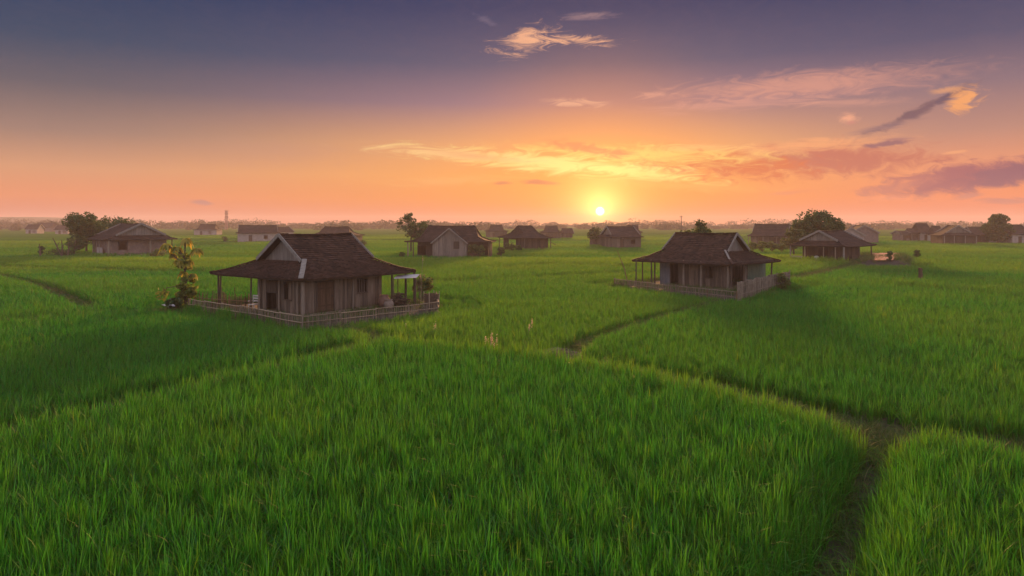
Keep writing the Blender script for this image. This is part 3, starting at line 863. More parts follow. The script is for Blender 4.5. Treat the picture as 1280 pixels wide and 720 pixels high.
class House:
    def __init__(s, fr, name, label, cat='house', group=None):
        s.f = fr
        s.root = thing(name, label, cat, (fr.O[0], fr.O[1], fr.base), fr.rot, group)
    def roof(s, ze, zb, zr, Lb, Wb, rl, tile=0.34, mat=None, skirt=True, sag=0.12, lift=0.10, cap=None, board=True, boardmat=None, hipcap=False, hipend=1.0, gable=True, bw=0.17, shift=0.0, seed=1, gmat=None):
        f = s.f; mat = mat or m_tile
        r = random.Random(seed)
        lx, ly = f.Lx / 2, f.Ly / 2
        bx, by = Lb / 2, Wb / 2
        x0 = shift
        E = {(sx_, sy_): (sx_ * lx, sy_ * ly, ze) for sx_ in (-1, 1) for sy_ in (-1, 1)}
        B = {(sx_, sy_): (x0 + sx_ * bx, sy_ * by, zb) for sx_ in (-1, 1) for sy_ in (-1, 1)}
        R = {-1: (x0 - rl / 2, 0, zr), 1: (x0 + rl / 2, 0, zr)}
        mb = MB(); mu = MB()
        n_ = lambda L: max(3, int(L / tile))
        hip = rl < Lb - 0.05
        over = 0.0 if hip else 0.28
        def patch(bl, br, tr, tl, sg, lf, rs=0.0):
            nu = n_((Vector(br) - Vector(bl)).length); nv = n_((Vector(tl) - Vector(bl)).length if (Vector(tl) - Vector(bl)).length > .5 else 1)
            p, nn = tile_patch(mb, bl, br, tr, tl, nu, nv, sg, lf, r=r, rsag=rs)
            under_patch(mu, p, nn, 0.09)
        ov = lambda c, sx_: (c[0] + sx_ * over, c[1], c[2])
        patch(ov(B[-1, -1], -1), ov(B[1, -1], 1), R[1], R[-1], sag * .35, 0, .09)
        patch(ov(B[1, 1], 1), ov(B[-1, 1], -1), R[-1], R[1], sag * .35, 0, .09)
        if hip:
            patch(B[1, -1], B[1, 1], R[1], R[1], sag * .35, 0)
            patch(B[-1, 1], B[-1, -1], R[-1], R[-1], sag * .35, 0)
        if skirt:
            patch(E[-1, -1], E[1, -1], B[1, -1], B[-1, -1], sag, lift)
            patch(E[1, -1], E[1, 1], B[1, 1], B[1, -1], sag, lift)
            patch(E[1, 1], E[-1, 1], B[-1, 1], B[1, 1], sag, lift)
            patch(E[-1, 1], E[-1, -1], B[-1, -1], B[-1, 1], sag, lift)
        s.roof_o = mb.build('roof', mat, s.root)
        mu.build('roof_underside', m_under, s.roof_o)
        c = MB(); up = Vector((0, 0, 0.06))
        lumpy_cap(c, Vector(R[-1]) + up, Vector(R[1]) + up, .26, .12, r=r, rs=.09)
        c.build('ridge_cap', cap or mat, s.roof_o)
        if hip:
            for sx_ in (-1, 1):
                for sy_ in (-1, 1):
                    c = MB(); lumpy_cap(c, Vector(B[sx_, sy_]) + up * .6, Vector(R[sx_]) + up * .6, .2, .09, r=r); c.build('hip_cap', cap or mat, s.roof_o)
        if skirt:
            for kx, ky in E:
                c = MB(); md = (Vector(B[kx, ky]) + Vector(E[kx, ky])) / 2 + Vector((0, 0, .07 - sag))
                lumpy_cap(c, Vector(E[kx, ky]) + up * .6 + Vector((0, 0, lift)), md, .2, .09, r=r)
                lumpy_cap(c, md, Vector(B[kx, ky]) + up, .2, .09, r=r); c.build('hip_cap', cap or mat, s.roof_o)
        if not hip:
            if board:
                for sx_ in (-1, 1):
                    for sy_ in (-1, 1):
                        m = MB(); a = Vector(ov(B[sx_, sy_], sx_)); b = Vector(R[sx_])
                        m.beam(a + Vector((sx_ * .03, sy_ * .04, 0.02)), b + Vector((sx_ * .03, 0, 0.02)), .07, bw * 1.25)
                        m.build('bargeboard', boardmat or m_trim, s.roof_o)
            if gable:
                for sx_ in (-1, 1):
                    m = MB()
                    x = x0 + sx_ * (bx - 0.22); hgt = zr - zb - .12; wd = by - 0.12
                    k = int(wd * 2 / .17)
                    for i in range(k):
                        y0 = -wd + i * 2 * wd / k; y1 = y0 + 2 * wd / k - 0.006
                        t0 = hgt * (1 - abs(y0) / wd); t1 = hgt * (1 - abs(y1) / wd)
                        o = r.uniform(0, .015)
                        m.add([(x - .02, y0, zb - .1), (x - .02, y1, zb - .1), (x - .02, y1, zb + t1), (x - .02, y0, zb + t0),
                               (x + .02 + o * sx_, y0, zb - .1), (x + .02 + o * sx_, y1, zb - .1), (x + .02 + o * sx_, y1, zb + t1), (x + .02 + o * sx_, y0, zb + t0)],
                              [(0, 3, 2, 1), (4, 5, 6, 7), (0, 1, 5, 4), (1, 2, 6, 5), (2, 3, 7, 6), (3, 0, 4, 7)])
                    m.build('gable_panel', gmat or m_gable, s.roof_o)
        if hipcap:   # the near hip carries a broad limewashed strip
            kx, ky = hipcap
            m = MB()
            a = Vector(E[kx, ky]) + Vector((0, 0, lift + .09)); b = Vector(B[kx, ky]) + Vector((0, 0, .13)); mid = (a + b) / 2 + Vector((0, 0, -sag * .9))
            q1 = mid if hipend >= 1 else None
            if hipend >= 1: m.beam(a, mid, .30, .07); m.beam(mid, b, .30, .07)
            else: m.beam(mid.lerp(a, .25), mid, .16, .07); m.beam(mid, b, .16, .07)
            m.build('hip_flashing', m_trim, s.roof_o)
        return s
    def walls(s, x0, x1, y0, y1, top, ops, mat=None, plank=0.19, sides=('front', 'back', 'left', 'right'), frame_mat=None, seed=2, bottom=0.0, door_mat=None):
        """plank walls round the box, split round the openings in ops = {side: [(u0,u1,z0,z1,kind)]}"""
        r = random.Random(seed); mat = mat or m_plank
        def P(side, u0, u1, o0, o1, z0, z1, mb):
            if side == 'front': mb.box(u0, u1, y0 - o1, y0 - o0, z0, z1)
            elif side == 'back': mb.box(u0, u1, y1 + o0, y1 + o1, z0, z1)
            elif side == 'left': mb.box(x0 - o1, x0 - o0, u0, u1, z0, z1)
            else: mb.box(x1 + o0, x1 + o1, u0, u1, z0, z1)
        s.P = P
        for side in sides:
            a, b = (x0, x1) if side in ('front', 'back') else (y0, y1)
            mb = MB(); u = a
            ol = [tuple(o) if o[0] < o[1] else (o[1], o[0], *o[2:]) for o in ops.get(side, [])]
            while u < b - 0.01:
                w_ = min(plank * r.uniform(.75, 1.3), b - u)
                for o in ol:      # make plank edges meet the opening
                    for e in o[:2]:
                        if u + .02 < e < u + w_: w_ = e - u
                cuts = [(o[2], o[3]) for o in ol if o[0] - .005 <= u + w_ / 2 <= o[1] + .005]
                zs = bottom - r.uniform(0, .04); off = r.uniform(0.0, .016)
                segs = [(zs, top)]
                for z0, z1 in cuts:
                    ns = []
                    for p, q in segs:
                        if z0 > p: ns.append((p, min(q, z0)))
                        if z1 < q: ns.append((max(p, z1), q))
                    segs = ns
                for p, q in segs:
                    if q - p > .02: P(side, u + .003, u + w_ - .003, -.03, off, p, q, mb)
                u += w_
            mb.build('wall', mat, s.root)
            for o in ol:
                u0, u1, z0, z1, kind = o[:5]
                omat = o[5] if len(o) > 5 else (door_mat or m_door)
                fm = MB(); k = .05
                P(side, u0 - k, u0 + .015, .017, .05, z0, z1 + k, fm); P(side, u1 - .015, u1 + k, .017, .05, z0, z1 + k, fm)
                P(side, u0 + .015, u1 - .015, .017, .05, z1 - .01, z1 + k, fm)
                if kind == 'door':
                    dm = MB(); n = max(3, int((u1 - u0) / .16))
                    for i in range(n):
                        P(side, u0 + (u1 - u0) * i / n + .004, u0 + (u1 - u0) * (i + 1) / n - .004, -.05, -.02 + r.uniform(0, .008), z0 + .03, z1 - .03, dm)
                    P(side, u0 + .02, u1 - .02, -.012, .008, z0 + .35, z0 + .45, dm); P(side, u0 + .02, u1 - .02, -.012, .008, z1 - .45, z1 - .35, dm)
                    do = dm.build('door', omat, s.root)
                    hm = MB(); P(side, u1 - .14, u1 - .10, .0, .04, z0 + .9, z0 + 1.02, hm); hm.build('handle', m_black, do)
                    fm.build('frame', frame_mat or m_post, do)
                elif kind == 'window':
                    P(side, u0 - k, u1 + k, .017, .09, z0 - .06, z0, fm)
                    wm = MB(); n = 4
                    for i in range(1, n):
                        c = u0 + (u1 - u0) * i / n
                        P(side, c - .018, c + .018, -.02, .012, z0, z1, wm)
                    wo_ = wm.build('window', omat, s.root)
                    fm.build('frame', frame_mat or m_post, wo_)
                elif kind == 'shutter':
                    P(side, u0 - k, u1 + k, .017, .09, z0 - .06, z0, fm)
                    wm = MB(); P(side, u0 + .015, (u0 + u1) / 2 - .01, -.03, .0, z0 + .01, z1 - .02, wm)
                    wo_ = wm.build('window', omat, s.root)
                    fm.build('frame', frame_mat or m_post, wo_)
                else:
                    fm.build('doorway', frame_mat or m_post, s.root)
        return s
    def post(s, x, y, top, mat=None, r0=.065, seed=0, bottom=-0.15):
        q = random.Random(seed + int(x * 100) + int(y * 37))
        m = MB()
        m.tube([(x, y, bottom), (x + q.uniform(-.03, .03), y + q.uniform(-.03, .03), top * .5), (x + q.uniform(-.02, .02), y, top)], [r0 * 1.1, r0, r0 * .9], 7)
        m.build('post', mat or m_post, s.root)
    def plinth(s, x0, x1, y0, y1, z=0.12, mat=None):
        m = MB(); m.box(x0, x1, y0, y1, -.4, z); m.build('plinth', mat or m_plinth, s.root)
    def beam(s, p, q, w=.1, h=.12, name='tie_beam', mat=None):
        m = MB(); m.beam(p, q, w, h); m.build(name, mat or m_post, s.root)

# ---- nearest house, left of centre
f = FR['main']; lx, ly = f.Lx / 2, f.Ly / 2
h = House(f, 'wooden_house', 'weathered plank house with big dark tiled roof and white gable boards, nearest on the left', 'house', 'village houses')
ZE = 2.25
h.roof(ZE, 3.22, 4.88, f.Lx * .57, f.Ly * .48, f.Lx * .62, tile=.23, hipcap=(-1, -1), sag=.10, lift=.06, shift=.10, seed=3, cap=m_tile)
wx0, wy0 = -lx + .75, -ly + .75
wx1 = f.u('front', 477, wy0); wy1 = f.u('left', 322, wx0)
U = lambda px: f.u('front', px, wy0)
V_ = lambda px: f.u('left', px, wx0)
h.plinth(wx0 - .15, wx1 + 2.6, wy0 - .12, wy1 + 3.2, .10)
h.walls(wx0, wx1, wy0, wy1, 2.42, {
    'front': [(U(396), U(417), .12, 2.0, 'door'), (U(446.5), U(458), 1.12, 1.98, 'window', m_plank_pale)],
    'left': [(V_(333.5), V_(346.5), .12, 2.05, 'opening'), (V_(355.5), V_(365), .95, 2.0, 'shutter', m_plank)],
}, seed=5)
# half-height panel above the dark doorway
m = MB(); m.box(wx0 - .05, wx0 + .0, V_(346) + .02, V_(334) - .02, 1.25, 2.0); m.build('shutter_panel', m_plank_dark, h.root)
for px in (440,):
    h.post(U(px), wy0 - .09, 2.3, m_post_pale, .05)
h.post(wx0 - .05, wy0 - .05, 2.4, m_post_pale, .12); h.post(V_(378) * 0 + wx0 - .1, V_(374), 2.35, m_post_pale, .06)
h.post(wx0 - .12, V_(351), 2.35, m_post_pale, .06); h.post(wx0 - .12, V_(326), 2.35, m_post_pale, .07)
h.post(-lx + .25, f.u('left', 276, -lx + .25), 2.28, m_post, .055); h.post(-lx + .3, f.u('left', 314, -lx + .3), 2.28, m_post, .055)
h.post(f.u('front', 490, -ly + .3), -ly + .3, 2.25, m_post, .075); h.post(f.u('front', 518, -ly + .2), -ly + .2, 2.22, m_post, .085)
h.post(lx - .4, f.u('right', 507, lx - .4), 2.25, m_post, .08)
h.post(lx - .4, ly - .5, 2.25, m_post, .07); h.post(-lx + .4, ly - .4, 2.25, m_post, .07)
h.beam((-lx + .25, -ly + .3, 2.22), (-lx + .25, ly - .3, 2.22)); h.beam((-lx + .3, -ly + .3, 2.2), (lx - .3, -ly + .3, 2.2)); h.beam((lx - .4, -ly + .3, 2.22), (lx - .4, ly - .3, 2.22))
MAINROOT = h

# things about the nearest house
def bamboo_fence(name, label, pts, z, height, step, mats, rails=(.3, .9), posts=2.2, gap=0.4, jitter=.12, rslat=.018, flat=False, group=None, cat='fence', tall=0.0):
    r = random.Random(len(label))
    pts = [np.array(p) for p in pts]
    root = thing(name, label, cat, (pts[0][0], pts[0][1], z), 0, group)
    o = pts[0]
    sl = MB(); rl_ = {k: MB() for k in rails}
    segs = list(zip(pts[:-1], pts[1:]))
    for a, b in segs:
        L_ = np.linalg.norm(b - a); dv = (b - a) / L_; nn = np.array((-dv[1], dv[0]))
        n = int(L_ / step)
        for i in range(n):
            c = a + dv * (i + r.uniform(.2, .8)) * step - o
            if r.random() < gap: continue
            hh = height * r.uniform(1 - jitter, 1 + jitter) + (r.random() < .08) * tall
            k = nn * r.uniform(-.03, .03); le = dv * r.uniform(-.04, .04)
            p0 = (c[0] + k[0], c[1] + k[1], -.1); p1 = (c[0] + k[0] + le[0], c[1] + k[1] + le[1], hh)
            if flat:
                sl.beam(p0, p1, rslat * 2, step * .9) if False else sl.tube([p0, p1], [step * .46, step * .44], 5)
            else:
                sl.tube([p0, p1], [rslat, rslat * .8], 5)
        for kz in rails:
            m = max(1, int(L_ / 2.0))
            for i in range(m):
                p = a + (b - a) * i / m - o; q = a + (b - a) * (i + 1) / m - o
                z0 = height * kz + r.uniform(-.03, .03)
                rl_[kz].tube([(*(p - nn * .045), z0), (*(q - nn * .045), height * kz + r.uniform(-.03, .03))], [.026, .024], 6)
        m = max(1, int(L_ / posts))
        for i in range(m + (b is pts[-1])):
            p = a + (b - a) * i / m - o; q = MB()
            q.tube([(p[0], p[1], -.3), (p[0] + r.uniform(-.03, .03), p[1] + r.uniform(-.03, .03), height * r.uniform(1.0, 1.18))], [.045, .04], 7)
            q.build('post', mats[1], root)
    sl.build('slat_panel', mats[0], root)
    for k in rails: rl_[k].build('rail', mats[2], root)
    return root
bamboo_fence('bamboo_fence', 'low pale bamboo fence around the front of the nearest left house', FENCE_MAIN, .33, .60, .085, (m_bamboo_grey, m_bamboo_grey, m_bamboo), (.45, 1.02), 1.9, .12, .12, .022)
st = [atd(px, d_) for px, d_ in ((243, 48.4), (280, 47.2), (311, 46.0))]
bamboo_fence('stake_fence', 'brown upright stake fence behind the left porch posts of the nearest house', st, .35, .95, .11, (m_stake, m_stake, m_stake), (.6,), 2.4, .15, .22, .025, tall=.35)

def porch_chair(x, y, rz):
    t = thing('chair', 'white painted chair standing on the left porch of the nearest house', 'chair', (x, y, .36), rz)
    for sx_ in (-1, 1):
        for sy_ in (-1, 1):
            m = MB(); m.tube([(sx_ * .23, sy_ * .22, 0), (sx_ * .21, sy_ * .2, .45 if sy_ < 0 else 1.02)], [.025, .022], 6); m.build('leg', m_white, t)
    m = MB(); m.box(-.25, .25, -.25, .25, .44, .49); m.build('seat', m_white, t)
    m = MB()
    for z0 in (.62, .78, .94): m.box(-.23, .23, .19, .215, z0, z0 + .1)
    m.build('backrest', m_white, t)
    for q in (-.235, .235):
        m = MB(); m.box(q - .035, q + .035, -.22, .2, .66, .70); m.build('armrest', m_white, t)
x, y = f.w(wx0 - .35, f.u('left', 317, wx0 - .35)); porch_chair(x, y, f.rot - 1.3)

t = thing('tarpaulin_awning', 'pale tarpaulin awning stretched beside the right porch of the nearest house', 'awning', (*atd(508, 48.6), .35))
m = MB(); vs = []; fs = []
for j in range(7):
    for i in range(9):
        u_, v_ = i / 8, j / 6
        vs.append((-0.75 + 1.55 * u_, -.9 + 1.8 * v_, 1.93 + .12 * v_ - .10 * math.sin(math.pi * u_) * math.sin(math.pi * v_) + .06 * u_))
for j in range(6):
    for i in range(8):
        a = j * 9 + i; fs.append((a, a + 1, a + 10, a + 9))
m.add(vs, fs); m.add([(a, b, c - .012) for a, b, c in vs], [q[::-1] for q in fs]); m.build('sheet', m_tarp, t, True)
for px_, py_ in ((-.72, -.86), (.76, -.86), (.76, .86), (-.72, .86)):
    m = MB(); m.tube([(px_, py_, -.2), (px_, py_, 1.95)], [.035, .03], 6); m.build('pole', m_post, t)

def jar(name, label, x, y, z, h_, r_, mat, cat, lid=False, group=None):
    t = thing(name, label, cat, (x, y, z), 0, group)
    m = MB(); m.lathe([(0, 0), (r_ * .6, 0), (r_ * .95, h_ * .3), (r_, h_ * .55), (r_ * .8, h_ * .85), (r_ * .62, h_ * .92), (r_ * .7, h_), (r_ * .56, h_), (r_ * .5, h_ * .8), (0, h_ * .4)], 0, 0, 18)
    m.build('body', mat, t, True)
    m = MB(); m.lathe([(r_ * .72, h_), (r_ * .75, h_ + .02), (r_ * .72, h_ + .04), (r_ * .6, h_ + .02)], 0, 0, 18); m.build('rim', mat, t, True)
    return t
jar('water_jar', 'rounded clay water jar at the wall end of the right porch', *atd(480, 47.2), .35, .85, .42, m_clay, 'jar', group='jars on the right porch')
jar('water_jar', 'squat grey jar between the clay jar and the first porch post', *atd(486, 46.6), .35, .62, .34, m_plinth, 'jar', group='jars on the right porch')
# dark heap of firewood under the porch
t = thing('firewood_heap', 'dark rounded heap of firewood between the right porch posts', 'firewood', (*atd(499, 47.4), .35))
r_ = random.Random(5)
m = MB()
for i in range(150):
    a = r_.uniform(0, 6.28); q = r_.uniform(0, .62); zz = r_.uniform(0, 1.05 * (1 - (q / .72) ** 2))
    b = r_.uniform(0, 6.28); l_ = r_.uniform(.15, .32)
    m.tube([(q * math.cos(a) - l_ * math.cos(b), q * math.sin(a) - l_ * math.sin(b), zz), (q * math.cos(a) + l_ * math.cos(b), q * math.sin(a) + l_ * math.sin(b), zz + r_.uniform(-.1, .1))], [.035, .03], 5)
m.build('stick_pile', m_plank_dark, t)
# basket crate at the fence corner
t = thing('wicker_basket', 'dark square wicker basket at the right corner of the bamboo fence', 'basket', (*atd(539.5, 47.4), .35), .6)
m = MB()
for k in range(7):
    z0 = .05 + k * .14
    for a, b in (((-.36, -.36), (.36, -.36)), ((.36, -.36), (.36, .36)), ((.36, .36), (-.36, .36)), ((-.36, .36), (-.36, -.36))):
        m.beam((*a, z0), (*b, z0), .03, .11)
m.build('weave', m_wicker, t)
for a in ((-.36, -.36), (.36, -.36), (.36, .36), (-.36, .36)):
    q = MB(); q.tube([(*a, 0), (a[0] * 1.04, a[1] * 1.04, 1.12)], [.035, .03], 6); q.build('corner_stake', m_bamboo, t)

# scraps by the fence end
for i, (px, py, c_, lab) in enumerate(((206, 384, m_white, 'crumpled white scrap lying left of the bamboo fence end'), (215, 384.5, m_tarp, 'flat pale scrap of sheet beside the golden shrub foot'))):
    x, y = at(px, py, .5); m = MB(); r_ = random.Random(i); vs = []; fs = []
    for j in range(5):
        for k in range(5):
            vs.append((-.16 + .08 * k, -.14 + .07 * j, r_.uniform(0, .16)))
    for j in range(4):
        for k in range(4):
            a = j * 5 + k; fs.append((a, a + 1, a + 6, a + 5))
    m.add(vs, fs); m.add([(a, b, c - .01) for a, b, c in vs], [q[::-1] for q in fs])
    o = m.build('plastic_scrap', c_); o.location = (x, y, .55 + .02 * i); tag(o, lab, 'scrap', 'scraps by the fence')

# ---- right house
f = FR['right']; lx, ly = f.Lx / 2, f.Ly / 2
h = House(f, 'wooden_house', 'dark tiled plank house with picket and plank fences, nearest on the right', 'house', 'village houses')
h.roof(2.2, 3.2, 4.72, f.Lx * .60, f.Ly * .44, f.Lx * .62, tile=.26, sag=.10, lift=.03, shift=-.05, seed=7, hipcap=(1, -1), hipend=.62, bw=.16)
wx1, wy0 = lx - 1.7, -ly + 1.35
wx0 = f.u('front', 825, wy0); wy1 = f.u('right', 957, wx1)
U = lambda px: f.u('front', px, wy0)
V_ = lambda px: f.u('right', px, wx1)
h.plinth(wx0 - 2.3, wx1 + .9, wy0 - .8, wy1 + .3, .10)
h.walls(wx0, wx1, wy0, wy1, 2.5, {
    'front': [(U(838.5), U(848), .12, 2.0, 'opening'), (U(882), U(891), .95, 2.0, 'shutter', m_plank_dark)],
    'right': [(V_(914), V_(928), .12, 2.05, 'opening')],
}, seed=9, mat=m_plank)
m = MB(); m.box(wx0 + .02, U(838) - .05, wy0 - .05, wy0 - .022, .1, 2.3); m.build('painted_panel', m_blue, h.root)['label'] = 'faded blue painted wall panel'
m = MB(); m.box(wx1 + .022, wx1 + .05, V_(934), V_(956), .1, 2.2); m.build('painted_panel', m_green, h.root)['label'] = 'faded green painted wall panel'
for px in (854.5, 876, 909.5):
    h.post(f.u('front', px, -ly + .65), -ly + .65, 2.42, m_post_pale, .085)
for px in (795, 803):
    h.post(f.u('left', px, -lx + .5), -lx + .5, 2.4) if False else h.post(-lx + .6, f.u('left', px, -lx + .6), 2.35, m_post, .06)
for px in (814, 818.5):
    h.post(-lx + 2.0, f.u('left', px, -lx + 2.0), 2.4, m_post, .07)
h.post(f.u('right', 932, lx - .7) * 0 + lx - .7, f.u('right', 932, lx - .7), 2.4, m_post_pale, .075)
h.post(lx - .4, f.u('right', 965, lx - .4), 2.35, m_post, .08); h.post(lx - .4, -ly + .5, 2.35, m_post, .06)
h.beam((-lx + .5, -ly + .65, 2.36), (lx - .3, -ly + .65, 2.36)); h.beam((lx - .5, -ly + .5, 2.36), (lx - .5, ly - .4, 2.36)); h.beam((-lx + .6, -ly + .5, 2.36), (-lx + .6, ly - .4, 2.36))
bamboo_fence('picket_fence', 'low brown bamboo picket fence in front of the nearest right house', FENCE_R1, .3, .62, .11, (m_bamboo_grey, m_stake, m_bamboo_grey), (.4, .95), 2.1, .05, .15, .026)
bamboo_fence('plank_fence', 'close-boarded brown plank fence at the right corner of the nearest right house', FENCE_R2, .3, 1.25, .17, (m_bamboo_grey, m_bamboo_grey, m_bamboo_grey), (.3, .8), 2.4, .0, .07, .03, flat=True)
t = thing('bamboo_pole', 'thin leaning bamboo pole left of the nearest right house', 'pole', (*atd(786, 64), .2))
m = MB(); p0 = Vector((0, 0, 0)); p1 = Vector(((772 - 786) / F * 64, .3, zat(313, 64) - .2))
m.tube([p0, p0.lerp(p1, .5) + Vector((.12, 0, .05)), p1], [.05, .042, .02], 7); m.build('culm', m_stake, t)
m = MB(); q = p0.lerp(p1, .5) + Vector((.12, 0, .05)); m.tube([q - Vector((0, 0, .03)), q + Vector((0, 0, .03))], [.055, .055], 7); m.build('node_ring', m_stake, t)

# ---- left house, farther
f = FR['left']; lx, ly = f.Lx / 2, f.Ly / 2; f.base = .4
h = House(f, 'plaster_house', 'plastered house with pale gable triangle in front of dense trees at far left', 'house', 'village houses')
h.roof(2.65, 3.45, 5.5, f.Lx * .74, f.Ly * .70, f.Lx * .78, tile=.5, mat=m_tile2, sag=.1, seed=11, bw=.28, shift=.6)
wx1, wy0 = lx - 1.2, -ly + 1.0
wx0, wy1 = -lx + 3.2, ly - 1.5
V_ = lambda px: f.u('right', px, wx1)
h.walls(wx0, wx1, wy0, wy1, 2.95, {'right': [(V_(148), V_(159), .9, 2.5, 'opening')]}, mat=m_plaster, plank=.9, seed=12)
for px in (116.5, 121, 125):
    h.post(f.u('front', px, -ly + .5), -ly + .5, 2.8, m_post_pale, .13)
h.post(lx - .4, f.u('right', 136, lx - .4), 2.85, m_post_pale, .17); h.post(lx - .5, f.u('right', 188, lx - .5), 2.85, m_post_pale, .17); h.post(lx - .5, f.u('right', 215, lx - .5), 2.85, m_post, .1)
h.plinth(wx0 - 1, wx1 + .6, wy0 - .5, wy1 + .8, .15)
m = MB(); m.box(0, 3.0, -ly + .4, -ly + .55, 0, 1.3); m.build('porch_panel', m_plaster_pale, h.root)

# ---- centre barn
f = FR['centre']; f.Lx *= .90; lx, ly = f.Lx / 2, 4.0; f.Ly = 8.0
f.O = np.array(f.w(0, 0)); 
c0 = np.array(atd(505.5, 116)); c1 = np.array(f.w(-f.Lx / 2, 0)); 
th = math.radians(-5); f.O = c0 + np.array((math.cos(th), math.sin(th))) * f.Lx / 2 + np.array((-math.sin(th), math.cos(th))) * 4.0
h = House(f, 'timber_barn', 'long timber barn with a pale plank cross gable in the middle distance', 'barn', 'village houses')
h.roof(2.55, 3.35, 5.2, f.Lx * .66, 4.6, f.Lx * .54, tile=.5, mat=m_tile2, sag=.18, seed=14)
wy0 = -ly + .9; U = lambda px: f.u('front', px, wy0)
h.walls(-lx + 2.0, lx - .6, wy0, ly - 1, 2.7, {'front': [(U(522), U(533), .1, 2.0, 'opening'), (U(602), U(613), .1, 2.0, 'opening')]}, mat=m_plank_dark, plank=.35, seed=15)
h.post(-lx + .5, -ly + .3, 2.6, m_post_pale, .12); h.post(-lx + 1.4, -ly + .35, 2.6, m_post, .1); h.post(lx - .3, -ly + .2, 2.6, m_post, .1)
# the cross gable
yg = -ly - .25; ug = lambda px: f.u('front', px, yg)
ga, gb = ug(539), ug(584.5); gm = (ga + gb) / 2; zt = 4.75; ze_ = 2.35
m = MB(); r_ = random.Random(4); k = 24
for i in range(k):
    a = ga + .2 + (gb - ga - .4) * i / k; b = ga + .2 + (gb - ga - .4) * (i + 1) / k - .01; c = (a + b) / 2
    tz = zt - .1 - abs(c - gm) / ((gb - ga) / 2) * (zt - ze_)
    m.box(a, b, yg, yg + .05 + r_.uniform(0, .02), 0, tz)
m.box(ga + .2, ga + .26, yg + .08, wy0, 0, ze_); m.box(gb - .26, gb - .2, yg + .08, wy0, 0, ze_)
m.build('gable_wall', m_plank_pale, h.root)
m = MB(); r2 = random.Random(8)
yb = 0.0
for sa in (-1, 1):
    e = ga if sa < 0 else gb
    pts_ = [(e, yg - .3, ze_), (e, yb - 1.5, ze_ + .05), (gm, yb, zt), (gm, yg - .3, zt)]
    tile_patch(m, *pts_, 9, 7, .05, 0, r=r2)
go_ = m.build('gable_roof', m_tile2, h.root)
m = MB(); m.beam((ga - .05, yg - .33, ze_), (gm, yg - .33, zt + .05), .06, .2); m.beam((gb + .05, yg - .33, ze_), (gm, yg - .33, zt + .05), .06, .2); m.build('bargeboard', m_gable, go_)
m = MB(); a = ug(567); b = ug(574); m.box(a, b, yg - .06, yg - .01, 1.5, 2.7); m.build('window', m_plank_dark, h.root)

# ---- small house in the glow
f = FR['small']; lx, ly = f.Lx / 2, f.Ly / 2
h = House(f, 'wooden_house', 'small hip-roofed house with open front, right of the long barn', 'house', 'village houses')
h.roof(2.5, 3.5, 5.1, f.Lx * .52, f.Ly * .5, f.Lx * .46, tile=.55, mat=m_tile2, sag=.15, seed=17)
wy0 = -ly + .9; wx0 = -lx + .9
U = lambda px: f.u('front', px, wy0); V_ = lambda px: f.u('left', px, wx0)
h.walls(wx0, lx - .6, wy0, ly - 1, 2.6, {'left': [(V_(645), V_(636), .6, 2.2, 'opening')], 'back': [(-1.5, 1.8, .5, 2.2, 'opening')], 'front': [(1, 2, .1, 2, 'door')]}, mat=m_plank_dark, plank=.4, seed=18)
for p in ((-lx + .3, -ly + .3), (-lx + .3, ly - .3), (lx - .3, -ly + .3)): h.post(*p, 2.55, m_post, .1)
h.beam((lx - .3, -ly + .2, 1.6), (lx + .9, -ly + .2, 1.1), .1, .1, 'lean_to_rail')

# ---- open-sided house at right
f = FR['open']; lx, ly = f.Lx / 2, f.Ly / 2
h = House(f, 'open_sided_house', 'open-fronted house with pale gable boards before a big rounded tree', 'house', 'village houses')
h.roof(2.3, 3.1, 4.5, f.Lx * .70, f.Ly * .68, f.Lx * .72, tile=.42, mat=m_tile2, sag=.1, seed=21, bw=.24, shift=-.6)
wx0 = -lx + 2.6
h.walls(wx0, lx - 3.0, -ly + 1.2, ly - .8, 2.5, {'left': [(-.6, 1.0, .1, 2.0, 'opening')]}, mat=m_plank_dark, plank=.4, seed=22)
h.post(-lx + .3, f.u('left', 988, -lx + .3), 2.4, m_trim, .1); h.post(-lx + .3, f.u('left', 1006, -lx + .3), 2.4, m_bamboo, .1); h.post(-lx + .3, f.u('left', 1029.5, -lx + .3), 2.4, m_post_pale, .08)
h.post(-lx + .3, f.u('left', 1044, -lx + .3), 2.4, m_post_pale, .09); h.post(-lx + .25, -ly + .25, 2.4, m_trim, .14)
for px in (1074, 1089): h.post(f.u('front', px, -ly + .4), -ly + .4, 2.35, m_post, .1)
h.post(lx - .4, ly - .4, 2.35, m_post, .1)
h.plinth(wx0 - 2.2, lx - .4, -ly + .5, ly - .4, .15)
bm = MB(); bm.box(f.u('front', 1064, -ly + .6), lx - .3, -ly + .5, -ly + .62, .1, .95); bm.build('porch_railing', m_plank_dark, h.root)
bm = MB(); bm.box(-lx + .45, -lx + .6, f.u('left', 1003, -lx + .5), f.u('left', 988, -lx + .5), .1, .8); bm.build('low_wall', m_plaster_pale, h.root)
t = thing('water_tank', 'round white water tank in the front of the open-sided house', 'water tank', (*f.w(-lx + .9, f.u('left', 1020.5, -lx + .9)), .4))
m = MB(); m.lathe([(0, 0), (.34, 0), (.36, .06), (.36, .62), (.34, .7), (.2, .8), (0, .82)], 0, 0, 18); m.build('body', m_white, t, True)
m = MB(); m.lathe([(.14, .79), (.14, .87), (0, .88)], 0, 0, 14); m.build('lid', m_plaster_pale, t, True)

